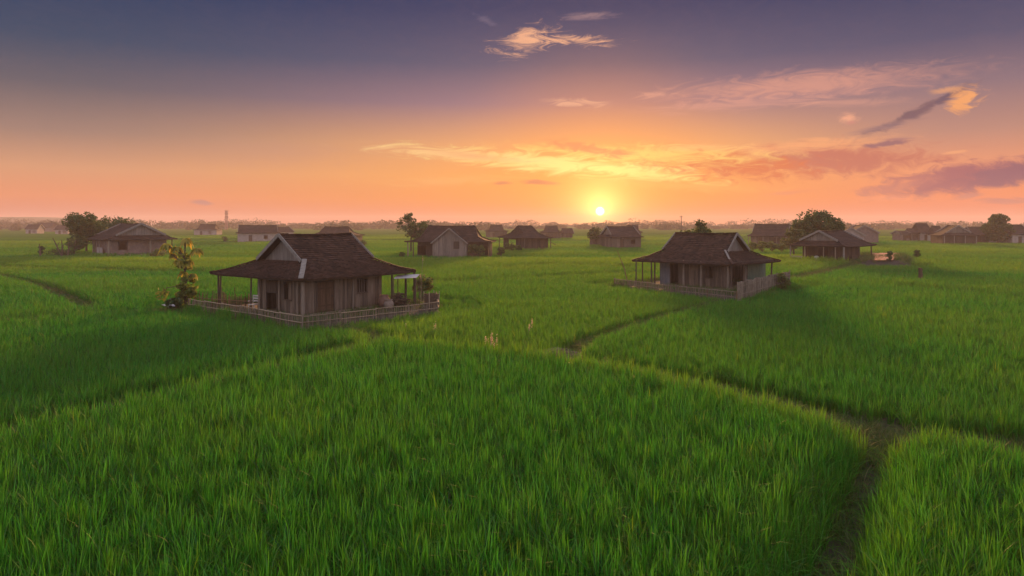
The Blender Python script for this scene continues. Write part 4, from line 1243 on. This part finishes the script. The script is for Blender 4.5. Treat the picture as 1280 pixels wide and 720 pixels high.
# ---- big dark roof house
f = FR['dark']; f.Ly = 9.0; th = f.rot
f.O = np.array(atd(934, 178)) + np.array((math.cos(th), math.sin(th))) * f.Lx / 2 + np.array((-math.sin(th), math.cos(th))) * 4.5
h = House(f, 'wooden_house', 'broad brown house with a tall plain roof behind pale bushes, right of centre', 'house', 'village houses')
h.roof(2.4, 3.4, 5.4, f.Lx * .84, 5.2, f.Lx * .84 + .4, tile=.55, mat=m_tile2, sag=.12, seed=24, bw=.26, shift=.4)
h.walls(-f.Lx / 2 + .7, f.Lx / 2 - .7, -3.7, 3.7, 2.6, {'front': [(-2.2, -1.2, .1, 2, 'door'), (1.5, 2.6, .9, 2, 'window')]}, mat=m_plank, plank=.4, seed=25)
for x in (-f.Lx / 2 + .3, -1, 2.2, f.Lx / 2 - .3): h.post(x, -4.2, 2.45, m_post_pale, .1)

# ---- farther, simpler houses
def far_house(label, px0, px1, ybase, theta, depth, ze, zb, zr, lbk, wbk, rlk, mat=None, wmat=None, group='far houses', dist_=None, door=True, name='wooden_house', gable=True, seed=0, skirt=True, gmat=None, board=True, cat='house'):
    dd = dist_ or (H - .9) * F / (ybase - HY)
    th = math.radians(theta)
    a = np.array(atd(px0, dd)); L_ = (px1 - px0) / F * dd / max(.35, abs(math.cos(th)))
    class G(Frame):
        def __init__(s): pass
    g = G(); g.Lx = L_ if abs(math.cos(th)) > .35 else depth; g.Ly = depth; g.rot = th; g.base = .35
    g.c, g.sn = math.cos(th), math.sin(th)
    cx_ = np.array(atd((px0 + px1) / 2, dd)); g.O = cx_ + np.array((0, depth / 2))
    hh = House(g, name, label, cat, group)
    hh.roof(ze, zb, zr, g.Lx * lbk, g.Ly * wbk, g.Lx * rlk, tile=.8, mat=mat or m_tile2, sag=.12 if skirt else .04, seed=seed, gable=gable, skirt=skirt, bw=.3, gmat=gmat, board=board)
    wx, wy = g.Lx / 2 - .5, g.Ly / 2 - .5
    if not skirt: wx, wy = g.Lx * lbk / 2 - .25, g.Ly * wbk / 2 - .25
    ops = {'front': [(-wx * .45, -wx * .45 + .9, .1, min(2.0, ze - .2), 'door'), (wx * .3, wx * .3 + 1.0, .9, min(1.9, ze - .2), 'window')]} if door else {}
    hh.walls(-wx, wx, -wy, wy, ze + .15, ops, mat=wmat or m_plank, plank=.6, seed=seed + 1)
    hh.g = g
    return hh
far_house('house with a pale gable end standing just left behind the nearest left roof', 291, 340, 300, 20, 9.5, 2.6, 3.0, 5.0, .86, .8, .88, wmat=m_plaster_pale, gmat=m_plaster_pale, seed=31)
far_house('tiny far house with low pale gable between the pale-ended house and nearest left roof', 336, 353, 296, 60, 6, 2.3, 2.3, 4.2, 1, 1, 1.02, wmat=m_plaster_pale, gmat=m_plaster_pale, seed=32, skirt=False)
h2 = far_house('double-roofed house peeping over the ridge of the nearest left house', 385, 446, 303.5, -4, 9, 2.4, 3.2, 4.7, .62, .5, .5, seed=33)
far_house('low far house under the radio mast at the left', 240, 270, 293, 5, 9, 2.6, 3, 5.2, .7, .6, .6, seed=34, wmat=m_plaster_pale)
far_house('first low house by the left edge under the hill', 30, 44, 291.5, 10, 8, 2.6, 2.6, 5, 1, 1, 1.02, skirt=False, seed=35, wmat=m_plaster_pale, gmat=m_plaster_pale)
far_house('wide pale-roofed shed between the left edge houses', 36, 66, 289, -5, 12, 3, 3.6, 6, .8, .6, .7, seed=36, wmat=m_plaster)
far_house('small white-walled house left of the dense left trees', 67, 82, 292, 12, 7, 2.5, 2.5, 4.6, 1, 1, 1.02, skirt=False, seed=37, wmat=m_plaster_pale, gmat=m_plaster_pale)
far_house('faint rounded roof house between the long barn and the small house', 606, 634, 296, 6, 9, 2.6, 3.2, 5, .6, .5, .5, seed=38)
far_house('faint roof just right of the small hip-roofed house', 676, 704, 297.5, -8, 9, 2.5, 3.1, 4.7, .6, .5, .5, seed=39)
far_house('little shed farthest left of the sun', 703, 716, 297, 4, 6, 2.0, 2.0, 3.8, 1, 1, 1.02, skirt=False, seed=40)
far_house('house glowing orange right under the sun with a pale left gable', 757, 800, 307, 14, 9, 2.4, 3.0, 4.9, .8, .74, .82, wmat=m_plank, seed=41, gmat=m_plank_pale)
far_house('second roof behind the house under the sun', 781, 806, 298, -10, 9, 2.5, 3.2, 5.1, .6, .5, .5, seed=42)
far_house('low hut under a shade tree left of the house under the sun', 738, 753, 304.5, 5, 5, 1.9, 2.2, 3.6, .6, .5, .5, seed=43, door=False)
far_house('small white gabled house right behind the open-sided house', 1055, 1079, 303.5, 80, 7, 2.3, 2.3, 4.4, 1, 1, 1.02, skirt=False, wmat=m_plaster_pale, gmat=m_plaster_pale, seed=44)
far_house('grey blank gabled house right of the small white gabled one', 1073, 1094, 301.5, 82, 8, 2.8, 2.8, 5.0, 1, 1, 1.02, skirt=False, wmat=m_plaster, gmat=m_plaster, seed=45)
far_house('low walled shed, leftmost of the far right hamlet', 1125, 1138, 299.5, 4, 5, 2.3, 2.3, 3.2, 1, 1, 1.02, skirt=False, seed=46, wmat=m_plaster)
far_house('second house of the far right hamlet with a flat-topped roof', 1139, 1151, 299.5, -4, 6, 2.4, 2.8, 4.0, .8, .6, .6, seed=47)
far_house('tall dark hip-roofed house of the far right hamlet', 1148, 1173, 299.5, 4, 8, 2.6, 3.4, 5.6, .66, .5, .56, seed=48, wmat=m_plaster_pale)
far_house('small white-fronted house in the far right hamlet', 1170, 1186, 300, -6, 7, 2.3, 3.0, 4.8, .66, .5, .56, seed=49, wmat=m_white)
hb_ = far_house('wide house with low gable and open porch left of the round right tree', 1184, 1225, 303.5, 80, 9.0, 2.4, 3.1, 5.0, .7, .66, .74, seed=50, wmat=m_plank_dark)
for yy in (-3.8, -1.2, 1.4, 3.8): hb_.post(-hb_.g.Lx / 2 + .1, yy, 2.4, m_trim, .1)
far_house('house behind the round right tree with a sloping brown roof', 1216, 1244, 301.5, -4, 8, 2.3, 3.0, 4.6, .7, .6, .7, seed=51)
far_house('house at the right edge with grey roof and white trim', 1261, 1296, 302.5, 8, 9, 2.6, 3.2, 5.2, .8, .66, .8, seed=52, wmat=m_plaster_pale)

# ================================================================== trees and shrubs
def leaf_quads(centers, size, r, flat=0.35):
    n = len(centers)
    a = r.normal(0, 1, (n, 3)); a[:, 2] *= .6; a /= np.linalg.norm(a, axis=1)[:, None]
    b = r.normal(0, 1, (n, 3)); b -= a * np.sum(a * b, 1)[:, None]; b /= np.linalg.norm(b, axis=1)[:, None]
    s = size * r.uniform(.6, 1.35, n)[:, None]
    V = np.stack([centers - a * s, centers + b * s * .55, centers + a * s, centers - b * s * .55], 1).reshape(-1, 3)
    Q = np.arange(n * 4).reshape(n, 4)
    return V, Q

def crown_points(r, n_cl, n_leaf, cx, cz, wx, wz, cl_r, lobes=None):
    pts = []; cs = []
    for i in range(n_cl):
        while True:
            p = r.uniform(-1, 1, 3)
            q = np.linalg.norm(p)
            if .35 < q < 1: break
        lob = lobes[i % len(lobes)] if lobes else (0, 0, 0, 1)
        c = np.array((p[0] * wx * lob[3] + lob[0], p[1] * wx * lob[3] + lob[1], cz + p[2] * wz * lob[3] + lob[2]))
        cs.append(c)
        k = int(n_leaf * r.uniform(.4, 1.5)); rr = cl_r * r.uniform(.6, 1.3)
        d_ = r.normal(0, 1, (k, 3)); d_ /= np.linalg.norm(d_, axis=1)[:, None]
        pts.append(c + d_ * (rr * r.uniform(.3, 1, k) ** .5)[:, None] * np.array((1, 1, .7)))
    return np.concatenate(pts), cs

def tree(name, label, px, dd, z0, height, width, trunk, seed, mat=None, n_cl=40, n_leaf=110, leaf=.16, lobes=None, group='trees', cat='tree', cl=.17, base=.3, tr=.16):
    r = np.random.default_rng(seed)
    x, y = atd(px, dd)
    t = thing(name, label, cat, (x, y, z0), 0, group)
    cz = (trunk * .75 + height) / 2; wz = (height - trunk * .75) / 2 * .86; wx = width / 2 * .86
    P_, cs = crown_points(r, n_cl, n_leaf, 0, cz, wx, wz, width * cl, lobes)
    V, Q = leaf_quads(P_, leaf, r)
    np_mesh('crown', V, Q, mat or m_leaf, t)
    m = MB(); top = (r.uniform(-.2, .2), r.uniform(-.2, .2), trunk)
    m.tube([(0, 0, -.3), (r.uniform(-.1, .1), r.uniform(-.1, .1), trunk * .5), top], [tr * 1.5, tr, tr * .85], 8)
    for c in cs[:11]:
        mid = (np.array(top) + c) / 2 + r.normal(0, .25, 3)
        m.tube([top, tuple(mid), tuple(c)], [tr * .6, tr * .38, tr * .15], 5)
    m.build('trunk', m_bark, t)
    return t
tree('broadleaf_tree', 'tall dense dark tree at the left end of the far left house', 108, 133, .3, 8.1, 6.6, 2.6, 61, n_cl=60, n_leaf=130, leaf=.2, lobes=[(0, 0, 0, 1), (-.6, 0, .3, .9), (.7, 0, -.3, .9)])
tree('broadleaf_tree', 'lower spreading tree behind the ridge of the far left house', 147, 143, .3, 7.4, 9.4, 2.6, 62, n_cl=70, n_leaf=130, leaf=.2, lobes=[(-1, 0, 0, .8), (1.2, 0, -.7, .8)])
tree('broadleaf_tree', 'small drooping tree low at the left of the dense dark tree', 93, 128, .3, 3.6, 4.0, 1.2, 63, n_cl=22, n_leaf=80, leaf=.18)
tree('airy_tree', 'airy tree with gaps in its crown behind the left end of the long barn', 514, 134, .3, 8.1, 4.8, 3.2, 64, m_leaf, n_cl=64, n_leaf=42, leaf=.19, cl=.15, lobes=[(-.3, 0, .2, .95), (1.4, 0, -1.4, .8)])
tree('bushy_tree', 'lower bushy tree between the airy tree and the long barn ridge', 533, 138, .3, 6.3, 5.0, 2.0, 65, m_leaf, n_cl=36, n_leaf=90, leaf=.18)
tree('papaya_like_tree', 'pale green feathery tree rising behind the nearest right house', 873, 78, .3, 6.5, 3.6, 3.2, 66, m_leaf_olive, n_cl=34, n_leaf=60, leaf=.15, cl=.13, lobes=[(-.3, 0, .3, .9), (.4, 0, -.5, 1)])['category'] = 'tree'
tree('low_bushy_tree', 'low wide olive bush spreading behind the right house ridge', 872, 76, .3, 5.2, 4.2, 2.2, 67, m_leaf_olive, n_cl=34, n_leaf=70, leaf=.14)
tree('spreading_tree', 'broad rounded dark tree behind the open-sided house', 1022, 122, .3, 8.0, 9.6, 3.0, 68, n_cl=80, n_leaf=130, leaf=.2, lobes=[(0, 0, .2, .85), (-2.0, 0, -.6, .6), (2.3, 0, .1, .55), (0.4, 0, .7, .6)], cl=.11)
tree('leaning_tree', 'light olive tree sloping down left of the broad rounded tree', 993, 118, .3, 5.0, 4.2, 1.6, 69, m_leaf_olive, n_cl=34, n_leaf=90, leaf=.17)
tree('round_tree', 'tall rounded tree standing alone near the right edge', 1247, 196, .3, 8.7, 7.6, 2.0, 70, n_cl=70, n_leaf=130, leaf=.25, lobes=[(0, 0, -.4, 1), (0, 0, 1.2, .6), (0, 0, -1.5, 1.0)], cl=.14)
tree('shade_tree', 'hazy orange-lit tree just left of the house under the sun', 745, 176, .3, 4.8, 4.6, 1.8, 71, n_cl=26, n_leaf=60, leaf=.22, group='hazy trees by the sun')

def bush(label, px, dd, z0, height, width, seed, mat=None, n_cl=14, n_leaf=70, leaf=.12, name='bush', group='bushes'):
    r = np.random.default_rng(seed); x, y = atd(px, dd)
    t = thing(name, label, 'bush', (x, y, z0), 0, group)
    P_, cs = crown_points(r, n_cl, n_leaf, 0, height * .55, width / 2 * .8, height * .42, width * .2)
    V, Q = leaf_quads(P_, leaf, r); np_mesh('foliage', V, Q, mat or m_leaf_bush, t)
    m = MB()
    for c in cs[:8]: m.tube([(0, 0, -.2), tuple(c * .5 + np.array((0, 0, .1))), tuple(c)], [.035, .025, .012], 5)
    m.build('stem', m_bark, t)
    return t
bush('reddish dark bush at the far corner of the orange pond', 1112, 103.5, .5, 1.6, 1.0, 81, m_leaf)
bush('round dark bush right of the orange pond', 1146, 112, .5, 1.4, 1.1, 82, m_leaf)
for i, (px, w_) in enumerate(((941, 2.2), (953, 2.6), (965, 2.4), (977, 2.8), (989, 2.2))):
    bush(['leftmost pale bush before the broad brown house', 'second pale bush from the left before the broad brown house', 'middle pale bush before the broad brown house', 'tall pale bush before the right half of the broad brown house',
          'pale bush at the foot of the light olive tree'][i], px, 138, .5, 1.9 + .3 * (i % 2), w_, 84 + i, m_leaf_bush, leaf=.15, group='bushes before the broad brown house')
bush('leafy bush against the right side of the pale barn gable', 590, 112.5, .5, 2.3, 1.8, 90, m_leaf_olive)
bush('climbing bush before the dark right wall of the long barn', 600, 113, .5, 2.0, 1.8, 91, m_leaf_bush)
bush('dry bush at the right end of the long barn', 626, 118, .5, 1.7, 1.6, 92, m_leaf_olive)
bush('hazy bush left of the small hip-roofed house', 638, 138, .5, 1.9, 2.6, 93, m_leaf_olive)
bush('low bush by the front left corner of the small hip-roofed house', 648, 140, .5, 1.2, 1.6, 94, m_leaf)
bush('grey heap-like bush left of the long barn porch', 503, 113, .4, 1.1, 1.2, 95, m_leaf)
bush('leafy plants behind the plank fence of the right house', 978, 61, .3, 1.3, 1.3, 96, m_leaf_bush)
bush('yellow-green bush beyond the right porch of the nearest left house', 528, 52, .4, 1.9, 1.9, 97, m_leaf_bush)
bush('dark creeping bush at the foot of the golden shrub', 219, 47.0, .35, .7, 1.2, 98, m_leaf)
bush('small dark bush at the left edge of the far left hedge', 51, 121, .5, 2.0, 1.2, 99, m_leaf)
bush('long low hedge left of the far left house', 78, 122, .5, 1.15, 4.4, 100, m_leaf, n_cl=26, name='hedge')
bush('low bush left of the pale-ended house behind the nearest roof', 281, 214, .5, 1.4, 3.0, 101, m_leaf)
bush('shrub with small sticks right of the double-roofed house', 453, 170, .5, 1.5, 2.4, 102, m_leaf_olive)
bush('low round shrub left of the nearest right house', 832, 84, .3, 1.9, 2.2, 103, m_leaf_bush)
bush('grey-green shrub in front of the left end of the far left house front', 196, 118, .4, 1.4, 2.6, 104, m_leaf_bush)
for i, (px, py0, py1, lean, lab) in enumerate(((49, 305, 320, .2, 'short upright stake at the left end of the far left hedge'), (66, 297.5, 316, 1.6, 'long leaning stake above the far left hedge'),
                                          (77, 300, 315, .1, 'upright forked stake in the middle of the far left hedge'), (86, 303, 316, -.2, 'crooked stake nearest the dense dark tree'))):
    dd = 120; x, y = atd(px, dd); t = thing('stake', lab, 'stake', (x, y, .3), 0, 'stakes in the far left hedge')
    m = MB(); zt_ = zat(py0, dd) - .3; m.tube([(lean, 0, 0), (lean * .4, .1, zt_ * .55), (0, 0, zt_)], [.13, .1, .06], 6); m.build('shaft', m_bark, t)
    m = MB(); m.tube([(lean * .4, .1, zt_ * .55), (lean * .4 + .4, .1, zt_ * .8)], [.07, .04], 5); m.build('branch', m_bark, t)

# golden drooping shrub left of the nearest house
t = thing('golden_shrub', 'lopsided shrub with drooping golden leaves left of the nearest house', 'shrub', (*atd(231, 48.0), .3))
r = np.random.default_rng(5)
heads = [(232, 299, .8), (246, 311, .7), (207, 306, .8), (221, 309, .7), (226, 325, .7), (236, 326, .65), (239, 343, .6), (229, 340, .6), (214, 318, .55)]
V = []; Q = []
for px, py, sc_ in heads:
    hx, hy = (px - 231) / F * 48.0, r.uniform(-.3, .3); hz = zat(py, 48.0) - .3
    for k in range(40):
        a = r.uniform(0, 6.283); L_ = sc_ * r.uniform(.45, 1.0); w_ = L_ * r.uniform(.10, .2)
        o = len(V); up_ = r.uniform(.0, .55); sd_ = np.array((-math.sin(a), math.cos(a), r.normal(0, .35)))
        for s_ in range(6):
            u_ = s_ / 5; rad_ = L_ * (u_ * .75); z_ = L_ * (up_ * u_ - 1.0 * u_ ** 2)
            c = np.array((hx + rad_ * math.cos(a), hy + rad_ * math.sin(a), hz + z_))
            ww = w_ * math.sin(math.pi * min(.97, .12 + .85 * u_))
            V += [c - sd_ * ww, c + sd_ * ww]
        for s_ in range(5): Q.append((o + 2 * s_, o + 2 * s_ + 1, o + 2 * s_ + 3, o + 2 * s_ + 2))
np_mesh('golden_foliage', np.array(V), np.array(Q), m_leaf_gold, t, smooth=True)
P1, cs = crown_points(r, 16, 90, 0, zat(360, 48) - .3, .7, .95, .34); P1[:, 0] += .12
P2, c2 = crown_points(r, 12, 26, 0, zat(325, 48) - .3, .42, 1.0, .26)
V, Q = leaf_quads(np.concatenate([P1, P2]), .10, r); np_mesh('green_foliage', V, Q, m_leaf_lime, t)
m = MB(); m.tube([(.1, 0, -.3), (.05, 0, 1.2), (0, 0, 2.4), (.0, 0, 4.1)], [.12, .1, .07, .03], 7)
for px, py, sc_ in heads: m.tube([(0, 0, zat(py, 48) - 1.1), ((px - 231) / F * 48 * .6, 0, zat(py, 48) - .55), ((px - 231) / F * 48, 0, zat(py, 48) - .3)], [.05, .04, .025], 5)
m.build('trunk', m_bark, t)
# arching bare branch with a reddish leaf bunch
m = MB(); x0_ = (204 - 231) / F * 48
m.tube([(0, 0, 1.0), (-.5, 0, 1.45), (-1.2, 0, 1.35), (x0_, 0, .75)], [.04, .035, .03, .02], 6); m.build('arching_branch', m_bark, t)
P_ = np.array((x0_, 0, .95)) + r.normal(0, .2, (90, 3)); V, Q = leaf_quads(P_, .13, r); np_mesh('hanging_leaves', V, Q, m_leaf_lime, t)

# tall seed-headed reed by the right porch and small ones on the bank
def reed(label, px, dd, z0, pyt, n, seed, spread, group):
    r = np.random.default_rng(seed); x, y = atd(px, dd); t = thing('reed', label, 'reed', (x, y, z0), 0, group)
    st_ = MB(); pl_ = []
    top = zat(pyt, dd) - z0
    for k in range(n):
        hh = top * (1 if k == 0 else r.uniform(.55, .95)); lx_ = r.normal(0, spread)
        st_.tube([(r.normal(0, .04), r.normal(0, .04), -.1), (lx_ * .4, r.normal(0, .05), hh * .6), (lx_, 0, hh)], [.018, .014, .008], 5)
        q = np.array((lx_, 0, hh)) + r.normal(0, 1, (34, 3)) * np.array((.018, .018, .10)); pl_.append(q - np.array((0, 0, .1)))
    st_.build('stalk', m_bamboo, t)
    V, Q = leaf_quads(np.concatenate(pl_), .03, r); np_mesh('plume', V, Q, m_plume, t)
reed('tall pale plumed reed beyond the right porch corner of the nearest house', 526.5, 50, .3, 322, 3, 1, .32, 'plumed reeds')
reed('cluster of pale seed stalks on the bank at the middle of the photo', 613, 30.2, .2, 418, 7, 2, .22, 'plumed reeds')
reed('single pale seed stalk right of the seed stalk cluster', 660, 36, .1, 400, 2, 3, .1, 'plumed reeds')
reed('faint pale stalk before the right end of the bamboo fence', 508, 38, .1, 407, 1, 4, .05, 'plumed reeds')
reed('pair of pinkish stalks beyond the bank right of the fence', 547, 36.5, .1, 404, 2, 5, .12, 'plumed reeds')

# heap of dry straw at the bank junction
t = thing('straw_heap', 'grey-brown heap of dry straw where the banks meet', 'straw heap', (*at(699, 443, .4), .25))
r_ = random.Random(3); m = MB()
for i in range(420):
    a = r_.uniform(0, 6.28); q = r_.uniform(0, .75); zz = .42 * (1 - (q / .8) ** 2) * r_.uniform(.2, 1); b = r_.uniform(0, 6.28); l_ = r_.uniform(.12, .3)
    c = (q * math.cos(a) * 1.25, q * math.sin(a) * .8)
    m.tube([(c[0] - l_ * math.cos(b), c[1] - l_ * math.sin(b), zz), (c[0] + l_ * math.cos(b), c[1] + l_ * math.sin(b), zz + r_.uniform(-.12, .1))], [.010, .007], 4)
m.build('straw', m_bamboo_grey, t)

# dark stump out in the right fields
t = thing('tree_stump', 'short dark stump standing alone in the rice at right', 'stump', (*at(1150, 348, .5), .4))
m = MB(); m.tube([(0, 0, -.3), (.05, 0, .5), (0, 0, 1.15)], [.26, .2, .17], 9); m.build('stem', m_wicker, t)
m = MB(); m.tube([(.02, 0, .7), (.28, 0, 1.05)], [.07, .04], 6); m.build('branch', m_wicker, t)

# ---- a person in a pink shirt before the far right house: one skinned body
def person(label, x, y, z0, rz):
    t = thing('person', label, 'person', (x, y, z0), rz)
    me = bpy.data.meshes.new('body')
    J = [(0, 0, .95), (0, 0, 1.2), (0, 0, 1.42), (0, .0, 1.54), (0, .01, 1.66), (-.19, 0, 1.40), (-.24, .02, 1.13), (-.24, -.06, .88), (.19, 0, 1.40), (.25, .02, 1.14), (.27, -.05, .89),
         (-.09, 0, .88), (-.10, -.02, .5), (-.10, .03, .08), (-.10, -.12, .04), (.09, 0, .88), (.11, .05, .5), (.12, .12, .08), (.12, -.02, .04), (0, .01, 1.75)]
    Ed = [(0, 1), (1, 2), (2, 3), (3, 4), (2, 5), (5, 6), (6, 7), (2, 8), (8, 9), (9, 10), (0, 11), (11, 12), (12, 13), (13, 14), (0, 15), (15, 16), (16, 17), (17, 18), (4, 19)]
    R_ = [.13, .13, .14, .05, .095, .06, .045, .035, .06, .045, .035, .085, .06, .045, .035, .085, .06, .045, .035, .06]
    me.from_pydata(J, Ed, [])
    o = bpy.data.objects.new('body', me); COL.objects.link(o); o.parent = t
    me.materials.append(m_skin)
    o.modifiers.new('skin', 'SKIN')
    for i, rr in enumerate(R_): me.skin_vertices[0].data[i].radius = (rr, rr * .85)
    me.skin_vertices[0].data[0].use_root = True
    sb = o.modifiers.new('sub', 'SUBSURF'); sb.levels = 1; sb.render_levels = 1
    m = MB(); m.lathe([(.17, .88), (.19, 1.0), (.18, 1.25), (.22, 1.42), (.10, 1.50)], 0, 0, 14); m.build('shirt', m_shirt, t, True)
    m = MB(); m.lathe([(.19, .42), (.18, .7), (.185, .92)], 0, 0, 14); m.build('skirt', m_trouser, t, True)
    m = MB(); m.lathe([(.10, 1.66), (.112, 1.72), (.085, 1.80), (0, 1.83)], 0, .02, 12); m.build('hair', m_black, t, True)
try:
    person('person in a pink shirt standing before the wide far right house', *atd(1187.5, 193), .45, .4)
except Exception as e:
    print('person', e)

# ---- mast and pole
t = thing('radio_mast', 'thin lattice radio mast rising above the left tree line', 'radio mast', (*atd(283, 600), .5))
top = zat(262, 600) - .5
for sx_ in (-1, 1):
    for sy_ in (-1, 1):
        m = MB(); m.tube([(sx_ * .9, sy_ * .9, 0), (sx_ * .5, sy_ * .5, top * .92)], [.16, .12], 5); m.build('leg', m_mast, t)
m = MB(); k = 9
for i in range(k):
    a, b = i / k, (i + 1) / k; wa, wb = .9 - .4 * a, .9 - .4 * b; za, zb_ = top * .92 * a, top * .92 * b
    for (p, q) in (((-1, -1), (1, -1)), ((1, -1), (1, 1)), ((1, 1), (-1, 1)), ((-1, 1), (-1, -1))):
        m.tube([(p[0] * wa, p[1] * wa, za), (q[0] * wb, q[1] * wb, zb_)], [.07, .07], 4); m.tube([(q[0] * wa, q[1] * wa, za), (p[0] * wb, p[1] * wb, zb_)], [.07, .07], 4)
m.build('bracing', m_mast, t)
m = MB(); m.tube([(0, 0, top * .9), (0, 0, top)], [.14, .08], 5); m.build('spire', m_mast, t)
for zz in (.62, .8, .93):
    for a in (0, 2.1, 4.2):
        q = MB(); c = (1.3 * math.cos(a), 1.3 * math.sin(a)); q.box(c[0] - .22, c[0] + .22, c[1] - .22, c[1] + .22, top * zz - .8, top * zz + .8); q.build('antenna', m_mast, t)
t = thing('utility_pole', 'lone dark pole on the skyline behind the right house', 'pole', (*atd(851.5, 300), .5))
top = zat(269.5, 300) - .5
m = MB(); m.tube([(0, 0, -.3), (0, 0, top)], [.2, .14], 7); m.build('shaft', m_bark, t)
m = MB(); m.beam((-.7, 0, top - .5), (.7, 0, top - .5), .14, .14); m.build('crossarm', m_bark, t)

# ---- far woodland and hill
r = np.random.default_rng(77)
pts = []
for band, (d0, d1, n_, hmin, hmax) in enumerate(((520, 600, 200, 3.5, 7.0), (640, 800, 520, 5, 9), (850, 1100, 420, 6, 11.5))):
    for i in range(n_):
        dd = r.uniform(d0, d1); az = r.uniform(-40, 40)
        x, y = dd * math.tan(math.radians(az)), dd
        px = 640 + F * x / y
        kk = vnoise(np.array([[px, band * 50.0]]), 60, 5)[0]
        if band == 0 and kk < .52: continue
        hh = (hmin + (hmax - hmin) * r.uniform(0, 1) ** 1.6) * (.45 + 1.0 * kk); wd = hh * r.uniform(.7, 1.5)
        k = 95
        q = r.normal(0, 1, (k, 3)); q /= np.linalg.norm(q, axis=1)[:, None]; q *= r.uniform(.4, 1, (k, 1)) ** .4
        pts.append(np.array((x, y, hh * .48)) + q * np.array((wd * .75, wd * .6, hh * .5)))
P_ = np.concatenate(pts)
V, Q = leaf_quads(P_, .95, r)
tag(np_mesh('far_woodland', V, Q, m_leaf_far), 'misty line of far trees along the whole horizon', 'woodland', kind='stuff')
hx = np.linspace(-1500, -500, 70); hy = np.linspace(1150, 1650, 16)
X, Y = np.meshgrid(hx, hy); P = np.stack([X.ravel(), Y.ravel()], 1)
prof = np.clip((-735 - P[:, 0]) / 200, 0, 1); prof = prof * prof * (3 - 2 * prof)
zz = (prof * 18 + vnoise(P, 120, 9) * 3 * prof) * np.sin(np.pi * np.clip((P[:, 1] - 1150) / 500, 0, 1)) - 1
idx = np.arange(len(P)).reshape(16, 70)
quads = np.stack([idx[:-1, :-1].ravel(), idx[:-1, 1:].ravel(), idx[1:, 1:].ravel(), idx[1:, :-1].ravel()], 1)
tag(np_mesh('hills', np.column_stack([P, zz]), quads, m_hill, smooth=True), kind='structure')
